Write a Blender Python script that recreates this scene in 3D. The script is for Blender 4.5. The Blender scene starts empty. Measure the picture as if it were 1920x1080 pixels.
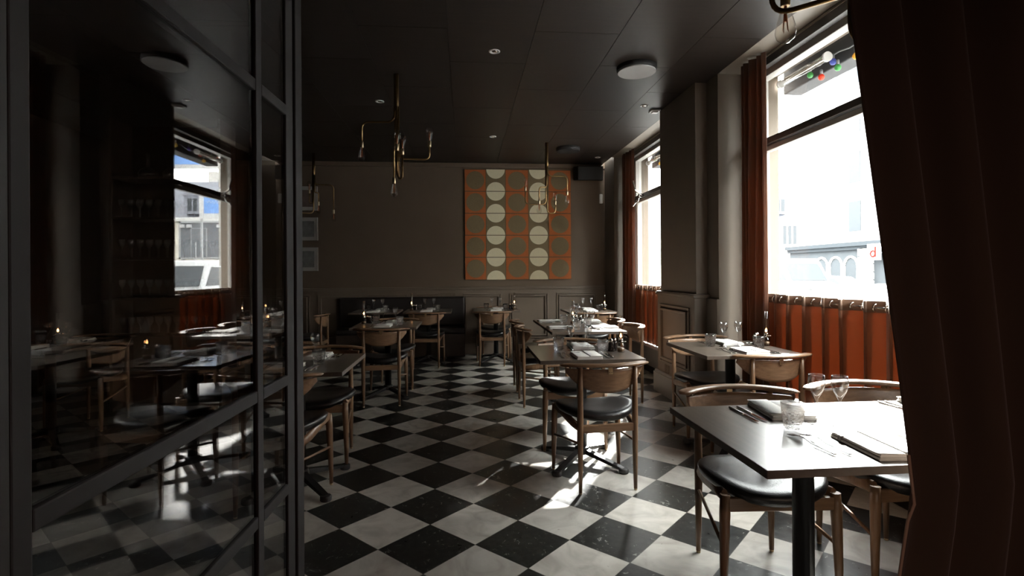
import bpy, bmesh, math, random
from mathutils import Vector, Matrix
random.seed(7)
PI = math.pi
SC = bpy.context.scene
COL = SC.collection

# ------------------------------------------------------------------ camera
CAM_YAW = math.radians(5.05)          # turned a little towards the windows
ROLL = 0.006185
cam_data = bpy.data.cameras.new('camera')
cam_data.sensor_width = 36.0
cam_data.lens = 1004.46 / 1920.0 * 36.0
cam_data.shift_y = -(540.0 - 510.64) / 1920.0
cam_data.clip_start = 0.02
cam_data.clip_end = 300
cam = bpy.data.objects.new('camera', cam_data)
COL.objects.link(cam)
_f = Vector((math.sin(CAM_YAW), math.cos(CAM_YAW), 0))
_r = Vector((math.cos(CAM_YAW), -math.sin(CAM_YAW), 0))
_u = Vector((0, 0, 1))
_rr = (_r - ROLL * _u).normalized()
_uu = (_u + ROLL * _r).normalized()
_m = Matrix((( _rr.x, _uu.x, -_f.x, 0.0), (_rr.y, _uu.y, -_f.y, 0.0), (_rr.z, _uu.z, -_f.z, 1.28), (0, 0, 0, 1)))
cam.matrix_world = _m
SC.camera = cam

# ------------------------------------------------------------------ world, sun, exposure
world = bpy.data.worlds.new('overcast_sky')
SC.world = world
world.use_nodes = True
_bg = world.node_tree.nodes['Background']
_bg.inputs['Color'].default_value = (0.97, 1.0, 0.98, 1)
# overcast sky: three times brighter overhead than at the horizon
_wt = world.node_tree
_tc = _wt.nodes.new('ShaderNodeTexCoord')
_sx = _wt.nodes.new('ShaderNodeSeparateXYZ')
_mr = _wt.nodes.new('ShaderNodeMapRange')
_mr.inputs['To Min'].default_value = 46.0
_mr.inputs['To Max'].default_value = 52.0
_wt.links.new(_tc.outputs['Generated'], _sx.inputs[0])
_wt.links.new(_sx.outputs[2], _mr.inputs['Value'])
_wt.links.new(_mr.outputs[0], _bg.inputs['Strength'])

def lamp(name, kind, loc, energy, color=(1, 1, 1), **kw):
    d = bpy.data.lights.new(name, kind)
    d.energy = energy
    d.color = color
    for k, v in kw.items():
        setattr(d, k, v)
    o = bpy.data.objects.new(name, d)
    o.location = loc
    COL.objects.link(o)
    return o

sun = lamp('sun', 'SUN', (6, 12, 8), 135.0, (1.0, 0.98, 0.94), angle=math.radians(2.2))
_el = math.radians(29.0)
_h = Vector((0.50, 0.866, 0)).normalized()       # horizontal direction towards the sun
sun.rotation_euler = Vector((_h.x * math.cos(_el), _h.y * math.cos(_el), math.sin(_el))).to_track_quat('Z', 'Y').to_euler()

for nm, y0, y1 in (('near', 2.1, 4.25), ('far', 5.65, 7.6)):
    p = lamp('sky_portal', 'AREA', (2.53, (y0 + y1) / 2, 1.65), 1.0, shape='RECTANGLE', size=2.6, size_y=y1 - y0)
    p.rotation_euler = (0, math.radians(90), 0)   # faces -X, into the room
    p.data.cycles.is_portal = True

vs = SC.view_settings
vs.view_transform = 'Standard'
vs.look = 'None'
vs.exposure = 0.0
vs.gamma = 1.0
vs.use_curve_mapping = False
SC.cycles.max_bounces = 10
SC.cycles.diffuse_bounces = 5
SC.cycles.glossy_bounces = 5
SC.cycles.transmission_bounces = 8
SC.cycles.transparent_max_bounces = 16
SC.cycles.sample_clamp_indirect = 6.0
SC.cycles.caustics_refractive = False
SC.cycles.caustics_reflective = True
SC.cycles.blur_glossy = 0.6

# ------------------------------------------------------------------ materials
def new_mat(name):
    m = bpy.data.materials.new(name)
    m.use_nodes = True
    nt = m.node_tree
    nt.nodes.clear()
    out = nt.nodes.new('ShaderNodeOutputMaterial')
    return m, nt, out

def N(nt, t, **kw):
    n = nt.nodes.new(t)
    for k, v in kw.items():
        setattr(n, k, v)
    return n

def setin(n, **kw):
    for k, v in kw.items():
        n.inputs[k.replace('_', ' ')].default_value = v

def pbr(name, col, rough=0.5, metal=0.0, spec=0.5, noise=0.0, nscale=20.0, bump=0.0, bscale=60.0, stretch=None, coat=0.0, sheen=0.0):
    m, nt, out = new_mat(name)
    b = N(nt, 'ShaderNodeBsdfPrincipled')
    b.inputs['Base Color'].default_value = (*col, 1)
    b.inputs['Roughness'].default_value = rough
    b.inputs['Metallic'].default_value = metal
    b.inputs['Specular IOR Level'].default_value = spec
    b.inputs['Coat Weight'].default_value = coat
    b.inputs['Sheen Weight'].default_value = sheen
    if noise or bump:
        tc = N(nt, 'ShaderNodeTexCoord')
        mp = N(nt, 'ShaderNodeMapping')
        if stretch:
            mp.inputs['Scale'].default_value = stretch
        nt.links.new(tc.outputs['Object'], mp.inputs['Vector'])
    if noise:
        nz = N(nt, 'ShaderNodeTexNoise')
        nz.inputs['Scale'].default_value = nscale
        nz.inputs['Detail'].default_value = 5
        nt.links.new(mp.outputs[0], nz.inputs['Vector'])
        rp = N(nt, 'ShaderNodeValToRGB')
        rp.color_ramp.elements[0].position = 0.3
        rp.color_ramp.elements[1].position = 0.7
        rp.color_ramp.elements[0].color = (*[max(0, c * (1 - noise)) for c in col], 1)
        rp.color_ramp.elements[1].color = (*[min(1, c * (1 + noise)) for c in col], 1)
        nt.links.new(nz.outputs['Fac'], rp.inputs['Fac'])
        nt.links.new(rp.outputs['Color'], b.inputs['Base Color'])
    if bump:
        nb = N(nt, 'ShaderNodeTexNoise')
        nb.inputs['Scale'].default_value = bscale
        nb.inputs['Detail'].default_value = 4
        nt.links.new(mp.outputs[0], nb.inputs['Vector'])
        bp = N(nt, 'ShaderNodeBump')
        bp.inputs['Strength'].default_value = bump
        bp.inputs['Distance'].default_value = 0.01
        nt.links.new(nb.outputs['Fac'], bp.inputs['Height'])
        nt.links.new(bp.outputs['Normal'], b.inputs['Normal'])
    nt.links.new(b.outputs[0], out.inputs[0])
    return m

def wood(name, c0, c1, rough=0.4, scale=6.0, axis='z', coat=0.0):
    m, nt, out = new_mat(name)
    b = N(nt, 'ShaderNodeBsdfPrincipled')
    tc = N(nt, 'ShaderNodeTexCoord')
    mp = N(nt, 'ShaderNodeMapping')
    s = {'z': (14, 14, 1.2), 'x': (1.2, 14, 14), 'y': (14, 1.2, 14)}[axis]
    mp.inputs['Scale'].default_value = s
    nz = N(nt, 'ShaderNodeTexNoise')
    nz.inputs['Scale'].default_value = scale
    nz.inputs['Detail'].default_value = 7
    nz.inputs['Roughness'].default_value = 0.6
    nz.inputs['Distortion'].default_value = 0.6
    rp = N(nt, 'ShaderNodeValToRGB')
    rp.color_ramp.elements[0].position = 0.3
    rp.color_ramp.elements[1].position = 0.72
    rp.color_ramp.elements[0].color = (*c0, 1)
    rp.color_ramp.elements[1].color = (*c1, 1)
    nt.links.new(tc.outputs['Object'], mp.inputs[0])
    nt.links.new(mp.outputs[0], nz.inputs['Vector'])
    nt.links.new(nz.outputs['Fac'], rp.inputs[0])
    nt.links.new(rp.outputs[0], b.inputs['Base Color'])
    b.inputs['Roughness'].default_value = rough
    b.inputs['Coat Weight'].default_value = coat
    b.inputs['Coat Roughness'].default_value = 0.12
    bp = N(nt, 'ShaderNodeBump')
    bp.inputs['Strength'].default_value = 0.08
    bp.inputs['Distance'].default_value = 0.004
    nt.links.new(nz.outputs['Fac'], bp.inputs['Height'])
    nt.links.new(bp.outputs[0], b.inputs['Normal'])
    nt.links.new(b.outputs[0], out.inputs[0])
    return m

def emis(name, col, strength):
    m, nt, out = new_mat(name)
    e = N(nt, 'ShaderNodeEmission')
    e.inputs[0].default_value = (*col, 1)
    e.inputs[1].default_value = strength
    nt.links.new(e.outputs[0], out.inputs[0])
    return m

def pane_glass(name, tint=(1, 1, 1), ior=1.5, boost=1.0, wave=0.0, wscale=1.0, rough=0.0):
    """clear sheet glass: Fresnel reflection over straight-through transmission"""
    m, nt, out = new_mat(name)
    tr = N(nt, 'ShaderNodeBsdfTransparent')
    tr.inputs[0].default_value = (*tint, 1)
    gl = N(nt, 'ShaderNodeBsdfGlossy')
    gl.inputs['Roughness'].default_value = rough
    lw = N(nt, 'ShaderNodeLayerWeight')
    lw.inputs['Blend'].default_value = 0.5
    f0 = ((ior - 1) / (ior + 1)) ** 2
    pw = math_node(nt, 'POWER', lw.outputs['Facing'], 5.0)
    sch = math_node(nt, 'ADD', math_node(nt, 'MULTIPLY', pw, 1 - f0), f0)      # Schlick, the same from both sides
    mu = N(nt, 'ShaderNodeMath', operation='MULTIPLY', use_clamp=True)
    mu.inputs[1].default_value = boost
    nt.links.new(sch, mu.inputs[0])
    mx = N(nt, 'ShaderNodeMixShader')
    nt.links.new(mu.outputs[0], mx.inputs[0])
    nt.links.new(tr.outputs[0], mx.inputs[1])
    nt.links.new(gl.outputs[0], mx.inputs[2])
    if wave:
        tc = N(nt, 'ShaderNodeTexCoord')
        nz = N(nt, 'ShaderNodeTexNoise')
        nz.inputs['Scale'].default_value = wscale
        nz.inputs['Detail'].default_value = 1
        nt.links.new(tc.outputs['Object'], nz.inputs['Vector'])
        bp = N(nt, 'ShaderNodeBump')
        bp.inputs['Strength'].default_value = wave
        bp.inputs['Distance'].default_value = 0.02
        nt.links.new(nz.outputs['Fac'], bp.inputs['Height'])
        nt.links.new(bp.outputs[0], gl.inputs['Normal'])
        nt.links.new(bp.outputs[0], lw.inputs['Normal'])
    nt.links.new(mx.outputs[0], out.inputs[0])
    return m

def cloth(name, col, back, trans=0.5, rough=0.9, weave=300.0):
    m, nt, out = new_mat(name)
    b = N(nt, 'ShaderNodeBsdfPrincipled')
    b.inputs['Base Color'].default_value = (*col, 1)
    b.inputs['Roughness'].default_value = rough
    b.inputs['Sheen Weight'].default_value = 0.3
    t = N(nt, 'ShaderNodeBsdfTranslucent')
    t.inputs[0].default_value = (*back, 1)
    mx = N(nt, 'ShaderNodeMixShader')
    mx.inputs[0].default_value = trans
    tc = N(nt, 'ShaderNodeTexCoord')
    nz = N(nt, 'ShaderNodeTexNoise')
    nz.inputs['Scale'].default_value = weave
    bp = N(nt, 'ShaderNodeBump')
    bp.inputs['Strength'].default_value = 0.25
    bp.inputs['Distance'].default_value = 0.002
    nt.links.new(tc.outputs['Object'], nz.inputs['Vector'])
    nt.links.new(nz.outputs['Fac'], bp.inputs['Height'])
    nt.links.new(bp.outputs[0], b.inputs['Normal'])
    nt.links.new(b.outputs[0], mx.inputs[1])
    nt.links.new(t.outputs[0], mx.inputs[2])
    nt.links.new(mx.outputs[0], out.inputs[0])
    return m

def math_node(nt, op, a, b=None):
    n = N(nt, 'ShaderNodeMath', operation=op)
    for i, v in enumerate((a, b)):
        if v is None:
            continue
        if isinstance(v, (int, float)):
            n.inputs[i].default_value = v
        else:
            nt.links.new(v, n.inputs[i])
    return n.outputs[0]

def floor_material():
    m, nt, out = new_mat('marble_checker')
    L = nt.links.new
    S = 0.3180
    ox, oy = TILE_ORIGIN
    tc = N(nt, 'ShaderNodeTexCoord')
    mp = N(nt, 'ShaderNodeMapping', vector_type='TEXTURE')
    mp.inputs['Location'].default_value = (ox, oy, 0)
    mp.inputs['Rotation'].default_value = (0, 0, math.radians(-45.0))
    mp.inputs['Scale'].default_value = (S, S, S)
    L(tc.outputs['Object'], mp.inputs[0])
    sp = N(nt, 'ShaderNodeSeparateXYZ')
    L(mp.outputs[0], sp.inputs[0])
    u, v = sp.outputs[0], sp.outputs[1]
    fu, fv = math_node(nt, 'FLOOR', u), math_node(nt, 'FLOOR', v)
    par = math_node(nt, 'FLOORED_MODULO', math_node(nt, 'ADD', fu, fv), 2.0)      # 0 or 1
    # joints
    du = math_node(nt, 'ABSOLUTE', math_node(nt, 'SUBTRACT', math_node(nt, 'FRACT', math_node(nt, 'ADD', u, 0.5)), 0.5))
    dv = math_node(nt, 'ABSOLUTE', math_node(nt, 'SUBTRACT', math_node(nt, 'FRACT', math_node(nt, 'ADD', v, 0.5)), 0.5))
    joint = math_node(nt, 'LESS_THAN', math_node(nt, 'MINIMUM', du, dv), 0.0045)
    cell = N(nt, 'ShaderNodeCombineXYZ')
    L(fu, cell.inputs[0]); L(fv, cell.inputs[1])
    wn = N(nt, 'ShaderNodeTexWhiteNoise', noise_dimensions='3D')
    L(cell.outputs[0], wn.inputs['Vector'])
    # marble figure, shifted for each tile
    off = N(nt, 'ShaderNodeVectorMath', operation='SCALE')
    L(wn.outputs['Color'], off.inputs[0]); off.inputs['Scale'].default_value = 40.0
    add = N(nt, 'ShaderNodeVectorMath', operation='ADD')
    L(mp.outputs[0], add.inputs[0]); L(off.outputs[0], add.inputs[1])
    n1 = N(nt, 'ShaderNodeTexNoise'); n1.inputs['Scale'].default_value = 1.8; n1.inputs['Detail'].default_value = 8
    n1.inputs['Distortion'].default_value = 1.6
    L(add.outputs[0], n1.inputs['Vector'])
    n2 = N(nt, 'ShaderNodeTexNoise'); n2.inputs['Scale'].default_value = 9; n2.inputs['Detail'].default_value = 8
    n2.inputs['Distortion'].default_value = 0.8
    L(add.outputs[0], n2.inputs['Vector'])
    wr = N(nt, 'ShaderNodeValToRGB')
    e = wr.color_ramp.elements
    e[0].position = 0.32; e[0].color = (0.31, 0.285, 0.250, 1)
    e[1].position = 0.62; e[1].color = (0.46, 0.435, 0.390, 1)
    x = wr.color_ramp.elements.new(0.47); x.color = (0.39, 0.365, 0.325, 1)
    L(n1.outputs['Fac'], wr.inputs[0])
    br = N(nt, 'ShaderNodeValToRGB')
    e = br.color_ramp.elements
    e[0].position = 0.40; e[0].color = (0.007, 0.0065, 0.006, 1)
    e[1].position = 0.75; e[1].color = (0.034, 0.036, 0.032, 1)
    L(n2.outputs['Fac'], br.inputs[0])
    # pale veins in the black tiles
    vn = math_node(nt, 'ABSOLUTE', math_node(nt, 'SUBTRACT', n1.outputs['Fac'], 0.5))
    vein = math_node(nt, 'MULTIPLY', math_node(nt, 'LESS_THAN', vn, 0.006), math_node(nt, 'GREATER_THAN', n2.outputs['Fac'], 0.56))
    veinm = N(nt, 'ShaderNodeMix', data_type='RGBA')
    L(vein, veinm.inputs['Factor']); L(br.outputs[0], veinm.inputs['A']); veinm.inputs['B'].default_value = (0.25, 0.25, 0.23, 1)
    # tile to tile tone
    hs = N(nt, 'ShaderNodeMapRange'); hs.inputs['To Min'].default_value = 0.78; hs.inputs['To Max'].default_value = 1.12
    L(wn.outputs['Value'], hs.inputs['Value'])
    mixc = N(nt, 'ShaderNodeMix', data_type='RGBA')
    L(par, mixc.inputs['Factor']); L(veinm.outputs['Result'], mixc.inputs['A']); L(wr.outputs[0], mixc.inputs['B'])
    tone = N(nt, 'ShaderNodeVectorMath', operation='SCALE')
    L(mixc.outputs['Result'], tone.inputs[0]); L(hs.outputs[0], tone.inputs['Scale'])
    jm = N(nt, 'ShaderNodeMix', data_type='RGBA')
    L(joint, jm.inputs['Factor']); L(tone.outputs[0], jm.inputs['A']); jm.inputs['B'].default_value = (0.06, 0.052, 0.045, 1)
    b = N(nt, 'ShaderNodeBsdfPrincipled')
    L(jm.outputs['Result'], b.inputs['Base Color'])
    rr = N(nt, 'ShaderNodeMapRange'); rr.inputs['To Min'].default_value = 0.22; rr.inputs['To Max'].default_value = 0.42
    L(n2.outputs['Fac'], rr.inputs['Value'])
    L(rr.outputs[0], b.inputs['Roughness'])
    bp = N(nt, 'ShaderNodeBump'); bp.inputs['Strength'].default_value = 0.12; bp.inputs['Distance'].default_value = 0.004
    hh = math_node(nt, 'SUBTRACT', math_node(nt, 'MULTIPLY', n1.outputs['Fac'], 0.6), joint)
    L(hh, bp.inputs['Height'])
    L(bp.outputs[0], b.inputs['Normal'])
    L(b.outputs[0], out.inputs[0])
    return m

TILE_ORIGIN = (0.4916, 2.9754)

M = {}
M['oak'] = wood('oiled_oak', (0.125, 0.068, 0.036), (0.225, 0.132, 0.075), 0.36, 5.0, 'z')
M['oak_x'] = wood('oiled_oak_back', (0.135, 0.074, 0.040), (0.24, 0.142, 0.082), 0.34, 5.0, 'x')
M['leather'] = pbr('black_leather', (0.012, 0.011, 0.011), 0.30, spec=0.55, bump=0.15, bscale=180)
M['table_top'] = wood('smoked_oak_top', (0.070, 0.054, 0.042), (0.115, 0.090, 0.070), 0.30, 3.0, 'y', coat=0.45)
M['table_edge'] = pbr('table_edge_wood', (0.09, 0.068, 0.052), 0.5, noise=0.2, nscale=30)
M['black_steel'] = pbr('black_steel', (0.018, 0.017, 0.017), 0.38, metal=0.3, spec=0.5)
M['rubber'] = pbr('black_rubber', (0.03, 0.028, 0.027), 0.55)
M['brass'] = pbr('aged_brass', (0.34, 0.22, 0.10), 0.32, metal=1.0, noise=0.15, nscale=12)
M['brass_light'] = pbr('brass_socket', (0.62, 0.50, 0.32), 0.3, metal=1.0)
M['steel'] = pbr('cutlery_steel', (0.62, 0.60, 0.58), 0.22, metal=1.0)
M['chrome'] = pbr('chrome', (0.75, 0.73, 0.70), 0.08, metal=1.0)
M['linen'] = pbr('white_linen', (0.80, 0.78, 0.745), 0.85, noise=0.04, nscale=40, bump=0.2, bscale=400)
M['linen_stripe'] = pbr('grey_linen_stripe', (0.28, 0.27, 0.27), 0.85)
M['pier'] = pbr('light_taupe_paint', (0.130, 0.104, 0.080), 0.5, spec=0.25, noise=0.04, nscale=4)
M['wall'] = pbr('taupe_wall_paint', (0.125, 0.092, 0.066), 0.70, spec=0.2, noise=0.04, nscale=3, bump=0.05, bscale=120)
M['panel'] = pbr('taupe_panel_paint', (0.135, 0.104, 0.078), 0.5, spec=0.25, noise=0.04, nscale=4)
M['baseboard'] = pbr('grey_board_paint', (0.20, 0.19, 0.175), 0.4)
M['soffit'] = pbr('cream_soffit_paint', (0.22, 0.19, 0.155), 0.5)
M['frame_paint'] = pbr('pale_window_frame_paint', (0.42, 0.40, 0.37), 0.45)
M['frame_dark'] = pbr('dark_window_bar', (0.045, 0.038, 0.033), 0.45)
M['ceiling'] = pbr('charcoal_ceiling_panel', (0.022, 0.0165, 0.0135), 0.42, spec=0.22, noise=0.18, nscale=3, bump=0.08, bscale=90, stretch=(1, 12, 1))
M['groove'] = pbr('ceiling_joint', (0.012, 0.011, 0.010), 0.7)
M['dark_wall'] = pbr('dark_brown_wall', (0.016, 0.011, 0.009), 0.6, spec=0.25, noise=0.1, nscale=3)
M['drape'] = cloth('rust_velvet_drape', (0.115, 0.045, 0.022), (0.36, 0.14, 0.06), 0.22)
M['cafe'] = cloth('rust_cafe_curtain', (0.20, 0.075, 0.034), (0.36, 0.135, 0.058), 0.16)
M['leatherband'] = cloth('brown_hem_band', (0.14, 0.075, 0.042), (0.30, 0.17, 0.10), 0.08, 0.6)
M['dark_drape'] = cloth('dark_brown_heavy_drape', (0.060, 0.038, 0.023), (0.02, 0.010, 0.006), 0.02)
M['hem'] = pbr('pale_piping', (0.45, 0.33, 0.24), 0.8)
M['steel_frame'] = pbr('grey_steel_frame', (0.020, 0.0165, 0.0158), 0.65, spec=0.15, metal=0.0, noise=0.06, nscale=8)
M['partition_glass'] = pane_glass('partition_glass', (0.70, 0.67, 0.65), 1.52, 1.5, wave=0.02, wscale=1.6)
M['window_glass'] = pane_glass('window_glass', (0.97, 0.98, 0.98), 1.5, 1.2)
M['bulb_glass'] = pane_glass('bulb_glass', (0.93, 0.90, 0.86), 1.5, 1.4)
M['thin_glass'] = pane_glass('lamp_chimney_glass', (0.94, 0.92, 0.90), 1.5, 1.5)
M['plastic_white'] = pbr('white_plastic', (0.62, 0.60, 0.58), 0.4)
M['grille'] = pbr('pale_grille', (0.42, 0.41, 0.40), 0.5)
M['speaker_black'] = pbr('speaker_black', (0.008, 0.007, 0.007), 0.7)
M['flame'] = emis('lamp_flame', (1.0, 0.48, 0.18), 26.0)
M['filament'] = pbr('copper_filament', (0.62, 0.22, 0.09), 0.4, metal=0.6)
M['candle_lit'] = pbr('lamp_oil_glass', (0.20, 0.13, 0.08), 0.15)
M['mill'] = pbr('dark_mill', (0.014, 0.011, 0.010), 0.25)
M['hang_orange'] = pbr('orange_weave', (0.34, 0.095, 0.024), 0.9, noise=0.08, nscale=60)
M['hang_olive'] = pbr('olive_weave', (0.155, 0.115, 0.062), 0.9, noise=0.06, nscale=60)
M['hang_cream'] = pbr('cream_weave', (0.66, 0.60, 0.42), 0.9, noise=0.03, nscale=60)
M['hang_brown'] = pbr('brown_weave', (0.085, 0.060, 0.034), 0.9)
M['paper'] = pbr('print_mount', (0.36, 0.34, 0.32), 0.7)
M['print_grey'] = pbr('print_grey', (0.15, 0.15, 0.145), 0.6, noise=0.25, nscale=14)
M['print_brown'] = pbr('print_brown', (0.12, 0.085, 0.07), 0.6, noise=0.3, nscale=10)
M['banquette'] = pbr('dark_banquette_leather', (0.011, 0.007, 0.0065), 0.5)
M['shelf_wood'] = pbr('dark_shelf_wood', (0.035, 0.020, 0.014), 0.5, noise=0.2, nscale=8)

def drink_glass(name, cut=False):
    m, nt, out = new_mat(name)
    g = N(nt, 'ShaderNodeBsdfGlass')
    g.inputs['IOR'].default_value = 1.45
    g.inputs['Roughness'].default_value = 0.0
    t = N(nt, 'ShaderNodeBsdfTransparent')
    mx = N(nt, 'ShaderNodeMixShader')
    mx.inputs[0].default_value = 0.45
    nt.links.new(t.outputs[0], mx.inputs[1])
    nt.links.new(g.outputs[0], mx.inputs[2])
    if cut:
        tc = N(nt, 'ShaderNodeTexCoord')
        vo = N(nt, 'ShaderNodeTexVoronoi')
        vo.inputs['Scale'].default_value = 95
        nt.links.new(tc.outputs['Object'], vo.inputs['Vector'])
        sp = N(nt, 'ShaderNodeSeparateXYZ')
        nt.links.new(tc.outputs['Object'], sp.inputs[0])
        lo = math_node(nt, 'LESS_THAN', sp.outputs[2], 0.058)
        h = math_node(nt, 'MULTIPLY', vo.outputs['Distance'], lo)
        bp = N(nt, 'ShaderNodeBump')
        bp.inputs['Strength'].default_value = 0.9
        bp.inputs['Distance'].default_value = 0.006
        nt.links.new(h, bp.inputs['Height'])
        nt.links.new(bp.outputs[0], g.inputs['Normal'])
        mx.inputs[0].default_value = 0.6
    nt.links.new(mx.outputs[0], out.inputs[0])
    return m
M['wine'] = pane_glass('wine_glass_crystal', (0.94, 0.94, 0.94), 1.5, 2.2)
M['cut'] = drink_glass('cut_crystal', True)
M['floor'] = floor_material()

# ------------------------------------------------------------------ mesh helpers
def BM():
    return bmesh.new()

def box(bm, x0, x1, y0, y1, z0, z1, mi=0, mat=None):
    vs_ = [bm.verts.new(p) for p in ((x0, y0, z0), (x1, y0, z0), (x1, y1, z0), (x0, y1, z0), (x0, y0, z1), (x1, y0, z1), (x1, y1, z1), (x0, y1, z1))]
    if mat is not None:
        for v in vs_:
            v.co = mat @ v.co
    for f in ((0, 3, 2, 1), (4, 5, 6, 7), (0, 1, 5, 4), (1, 2, 6, 5), (2, 3, 7, 6), (3, 0, 4, 7)):
        fc = bm.faces.new([vs_[i] for i in f])
        fc.material_index = mi
    return vs_

def rings(bm, rs, close_u=True, cap=True, mi=0, smooth=True):
    """rs: list of rings, each a list of points"""
    vr = [[bm.verts.new(p) for p in r] for r in rs]
    n = len(vr[0])
    for a, b in zip(vr, vr[1:]):
        for i in range(n if close_u else n - 1):
            j = (i + 1) % n
            f = bm.faces.new((a[i], a[j], b[j], b[i]))
            f.smooth = smooth
            f.material_index = mi
    if cap:
        for r, rev in ((vr[0], True), (vr[-1], False)):
            f = bm.faces.new(list(reversed(r)) if rev else r)
            f.material_index = mi
    return vr

def lathe(bm, prof, seg=20, c=(0, 0, 0), mi=0, cap=True):
    rs = []
    for r, z in prof:
        r = max(r, 1e-4)
        rs.append([(c[0] + r * math.cos(2 * PI * i / seg), c[1] + r * math.sin(2 * PI * i / seg), c[2] + z) for i in range(seg)])
    rings(bm, rs, True, cap, mi)

def fillet(pts, rad=0.04, n=5):
    pts = [Vector(p) for p in pts]
    out = [pts[0]]
    for a, b, c in zip(pts, pts[1:], pts[2:]):
        d1 = (a - b); d2 = (c - b)
        r = min(rad, d1.length * 0.48, d2.length * 0.48)
        p, q = b + d1.normalized() * r, b + d2.normalized() * r
        for k in range(n + 1):
            t = k / n
            out.append(p.lerp(b, t).lerp(b.lerp(q, t), t))
    out.append(pts[-1])
    return out

def tube(bm, pts, rad, seg=10, mi=0, cap=True, flat=1.0):
    pts = [Vector(p) for p in pts]
    n = len(pts)
    if not hasattr(rad, '__len__'):
        rad = [rad] * n
    t0 = (pts[1] - pts[0]).normalized()
    ref = Vector((0, 0, 1)) if abs(t0.z) < 0.9 else Vector((1, 0, 0))
    nrm = t0.cross(ref).normalized()
    rs = []
    for i, p in enumerate(pts):
        t = (pts[min(i + 1, n - 1)] - pts[max(i - 1, 0)]).normalized()
        nrm = (nrm - t * nrm.dot(t)).normalized()
        bi = t.cross(nrm)
        rs.append([p + nrm * math.cos(2 * PI * k / seg) * rad[i] + bi * math.sin(2 * PI * k / seg) * rad[i] * flat for k in range(seg)])
    rings(bm, rs, True, cap, mi)

def prism(bm, outline, z0, z1, mi=0, mat=None):
    lo = [bm.verts.new((x, y, z0)) for x, y in outline]
    hi = [bm.verts.new((x, y, z1)) for x, y in outline]
    if mat is not None:
        for v in lo + hi:
            v.co = mat @ v.co
    n = len(outline)
    bm.faces.new(list(reversed(lo))).material_index = mi
    bm.faces.new(hi).material_index = mi
    for i in range(n):
        j = (i + 1) % n
        bm.faces.new((lo[i], lo[j], hi[j], hi[i])).material_index = mi

def obj(name, bm, mats, parent=None, loc=(0, 0, 0), rot=(0, 0, 0), bevel=0.0, recalc=True, solid=0.0, bseg=2):
    if recalc:
        bmesh.ops.recalc_face_normals(bm, faces=bm.faces)
    me = bpy.data.meshes.new(name)
    bm.to_mesh(me)
    bm.free()
    if not isinstance(mats, (list, tuple)):
        mats = [mats]
    for m in mats:
        me.materials.append(m)
    o = bpy.data.objects.new(name, me)
    COL.objects.link(o)
    o.location = loc
    o.rotation_euler = rot
    if parent is not None:
        o.parent = parent
    if solid:
        s = o.modifiers.new('thickness', 'SOLIDIFY'); s.thickness = solid; s.offset = 0
    if bevel:
        b = o.modifiers.new('rounded_edges', 'BEVEL'); b.width = bevel; b.segments = bseg; b.limit_method = 'ANGLE'
    return o

def tag(o, label=None, cat=None, group=None, kind=None):
    if label: o['label'] = label
    if cat: o['category'] = cat
    if group: o['group'] = group
    if kind: o['kind'] = kind
    return o

def empty(name, loc=(0, 0, 0), rz=0.0):
    o = bpy.data.objects.new(name, None)
    o.empty_display_size = 0.1
    COL.objects.link(o)
    o.location = loc
    o.rotation_euler = (0, 0, rz)
    return o

def struct(name, bm, mats, parent=None, **kw):
    o = obj(name, bm, mats, parent, **kw)
    if parent is None:
        o['kind'] = 'structure'
    return o

KIDS = {}
def kids(o):
    return [c for c in bpy.data.objects if c.parent == o]

def freeze(o):
    """remember the tree of a finished prototype"""
    KIDS[o.name] = [(c, [g for g in kids(c)]) for c in kids(o)]
    return o

USED = set()
def place(proto, loc, rz=0.0, label=None, group=None, cat=None):
    """first use moves the prototype itself, later uses copy it and its parts"""
    if proto.name not in USED:
        USED.add(proto.name)
        r = proto
    else:
        r = proto.copy()
        COL.objects.link(r)
        for c, gs in KIDS[proto.name]:
            cc = c.copy(); COL.objects.link(cc); cc.parent = r
            for g in gs:
                gg = g.copy(); COL.objects.link(gg); gg.parent = cc
    r.location = loc
    r.rotation_euler = (0, 0, rz)
    if label: r['label'] = label
    if group: r['group'] = group
    if cat: r['category'] = cat
    return r

# ------------------------------------------------------------------ the room
Z_C = 3.0
WALLX = 2.21          # inner face of the window wall
BACKY = 8.45
LEFTX = -4.6
REARY = -2.6
WIN = {1: (2.05, 4.36), 2: (5.60, 7.62)}     # window openings along y

bm = BM(); box(bm, LEFTX - .3, 2.75, REARY - .3, BACKY + .3, -0.12, 0.0)
struct('floor', bm, M['floor'])

# ceiling: panels 0.62 x 1.24 with thin joints
bm = BM()
px = 1.75 - 0.62 * 11
xs = []
x = px
while x < WALLX:
    xs.append(x); x += 0.62
xs = [LEFTX - .3] + [v for v in xs if v > LEFTX] + [WALLX]
g = 0.004
for i, (a, b) in enumerate(zip(xs, xs[1:])):
    y = REARY - .3 + (0.62 if i % 2 else 0.0)
    ys = [REARY - .3]
    while y < BACKY:
        if y > ys[-1] + .05: ys.append(y)
        y += 1.215
    ys.append(BACKY + .3)
    for c, d in zip(ys, ys[1:]):
        box(bm, a + g / 2, b - g / 2, c + g / 2, d - g / 2, Z_C, Z_C + .02)
box(bm, LEFTX - .3, WALLX, REARY - .3, BACKY + .3, Z_C + .019, Z_C + .12, 1)
struct('ceiling', bm, [M['ceiling'], M['groove']])

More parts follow.
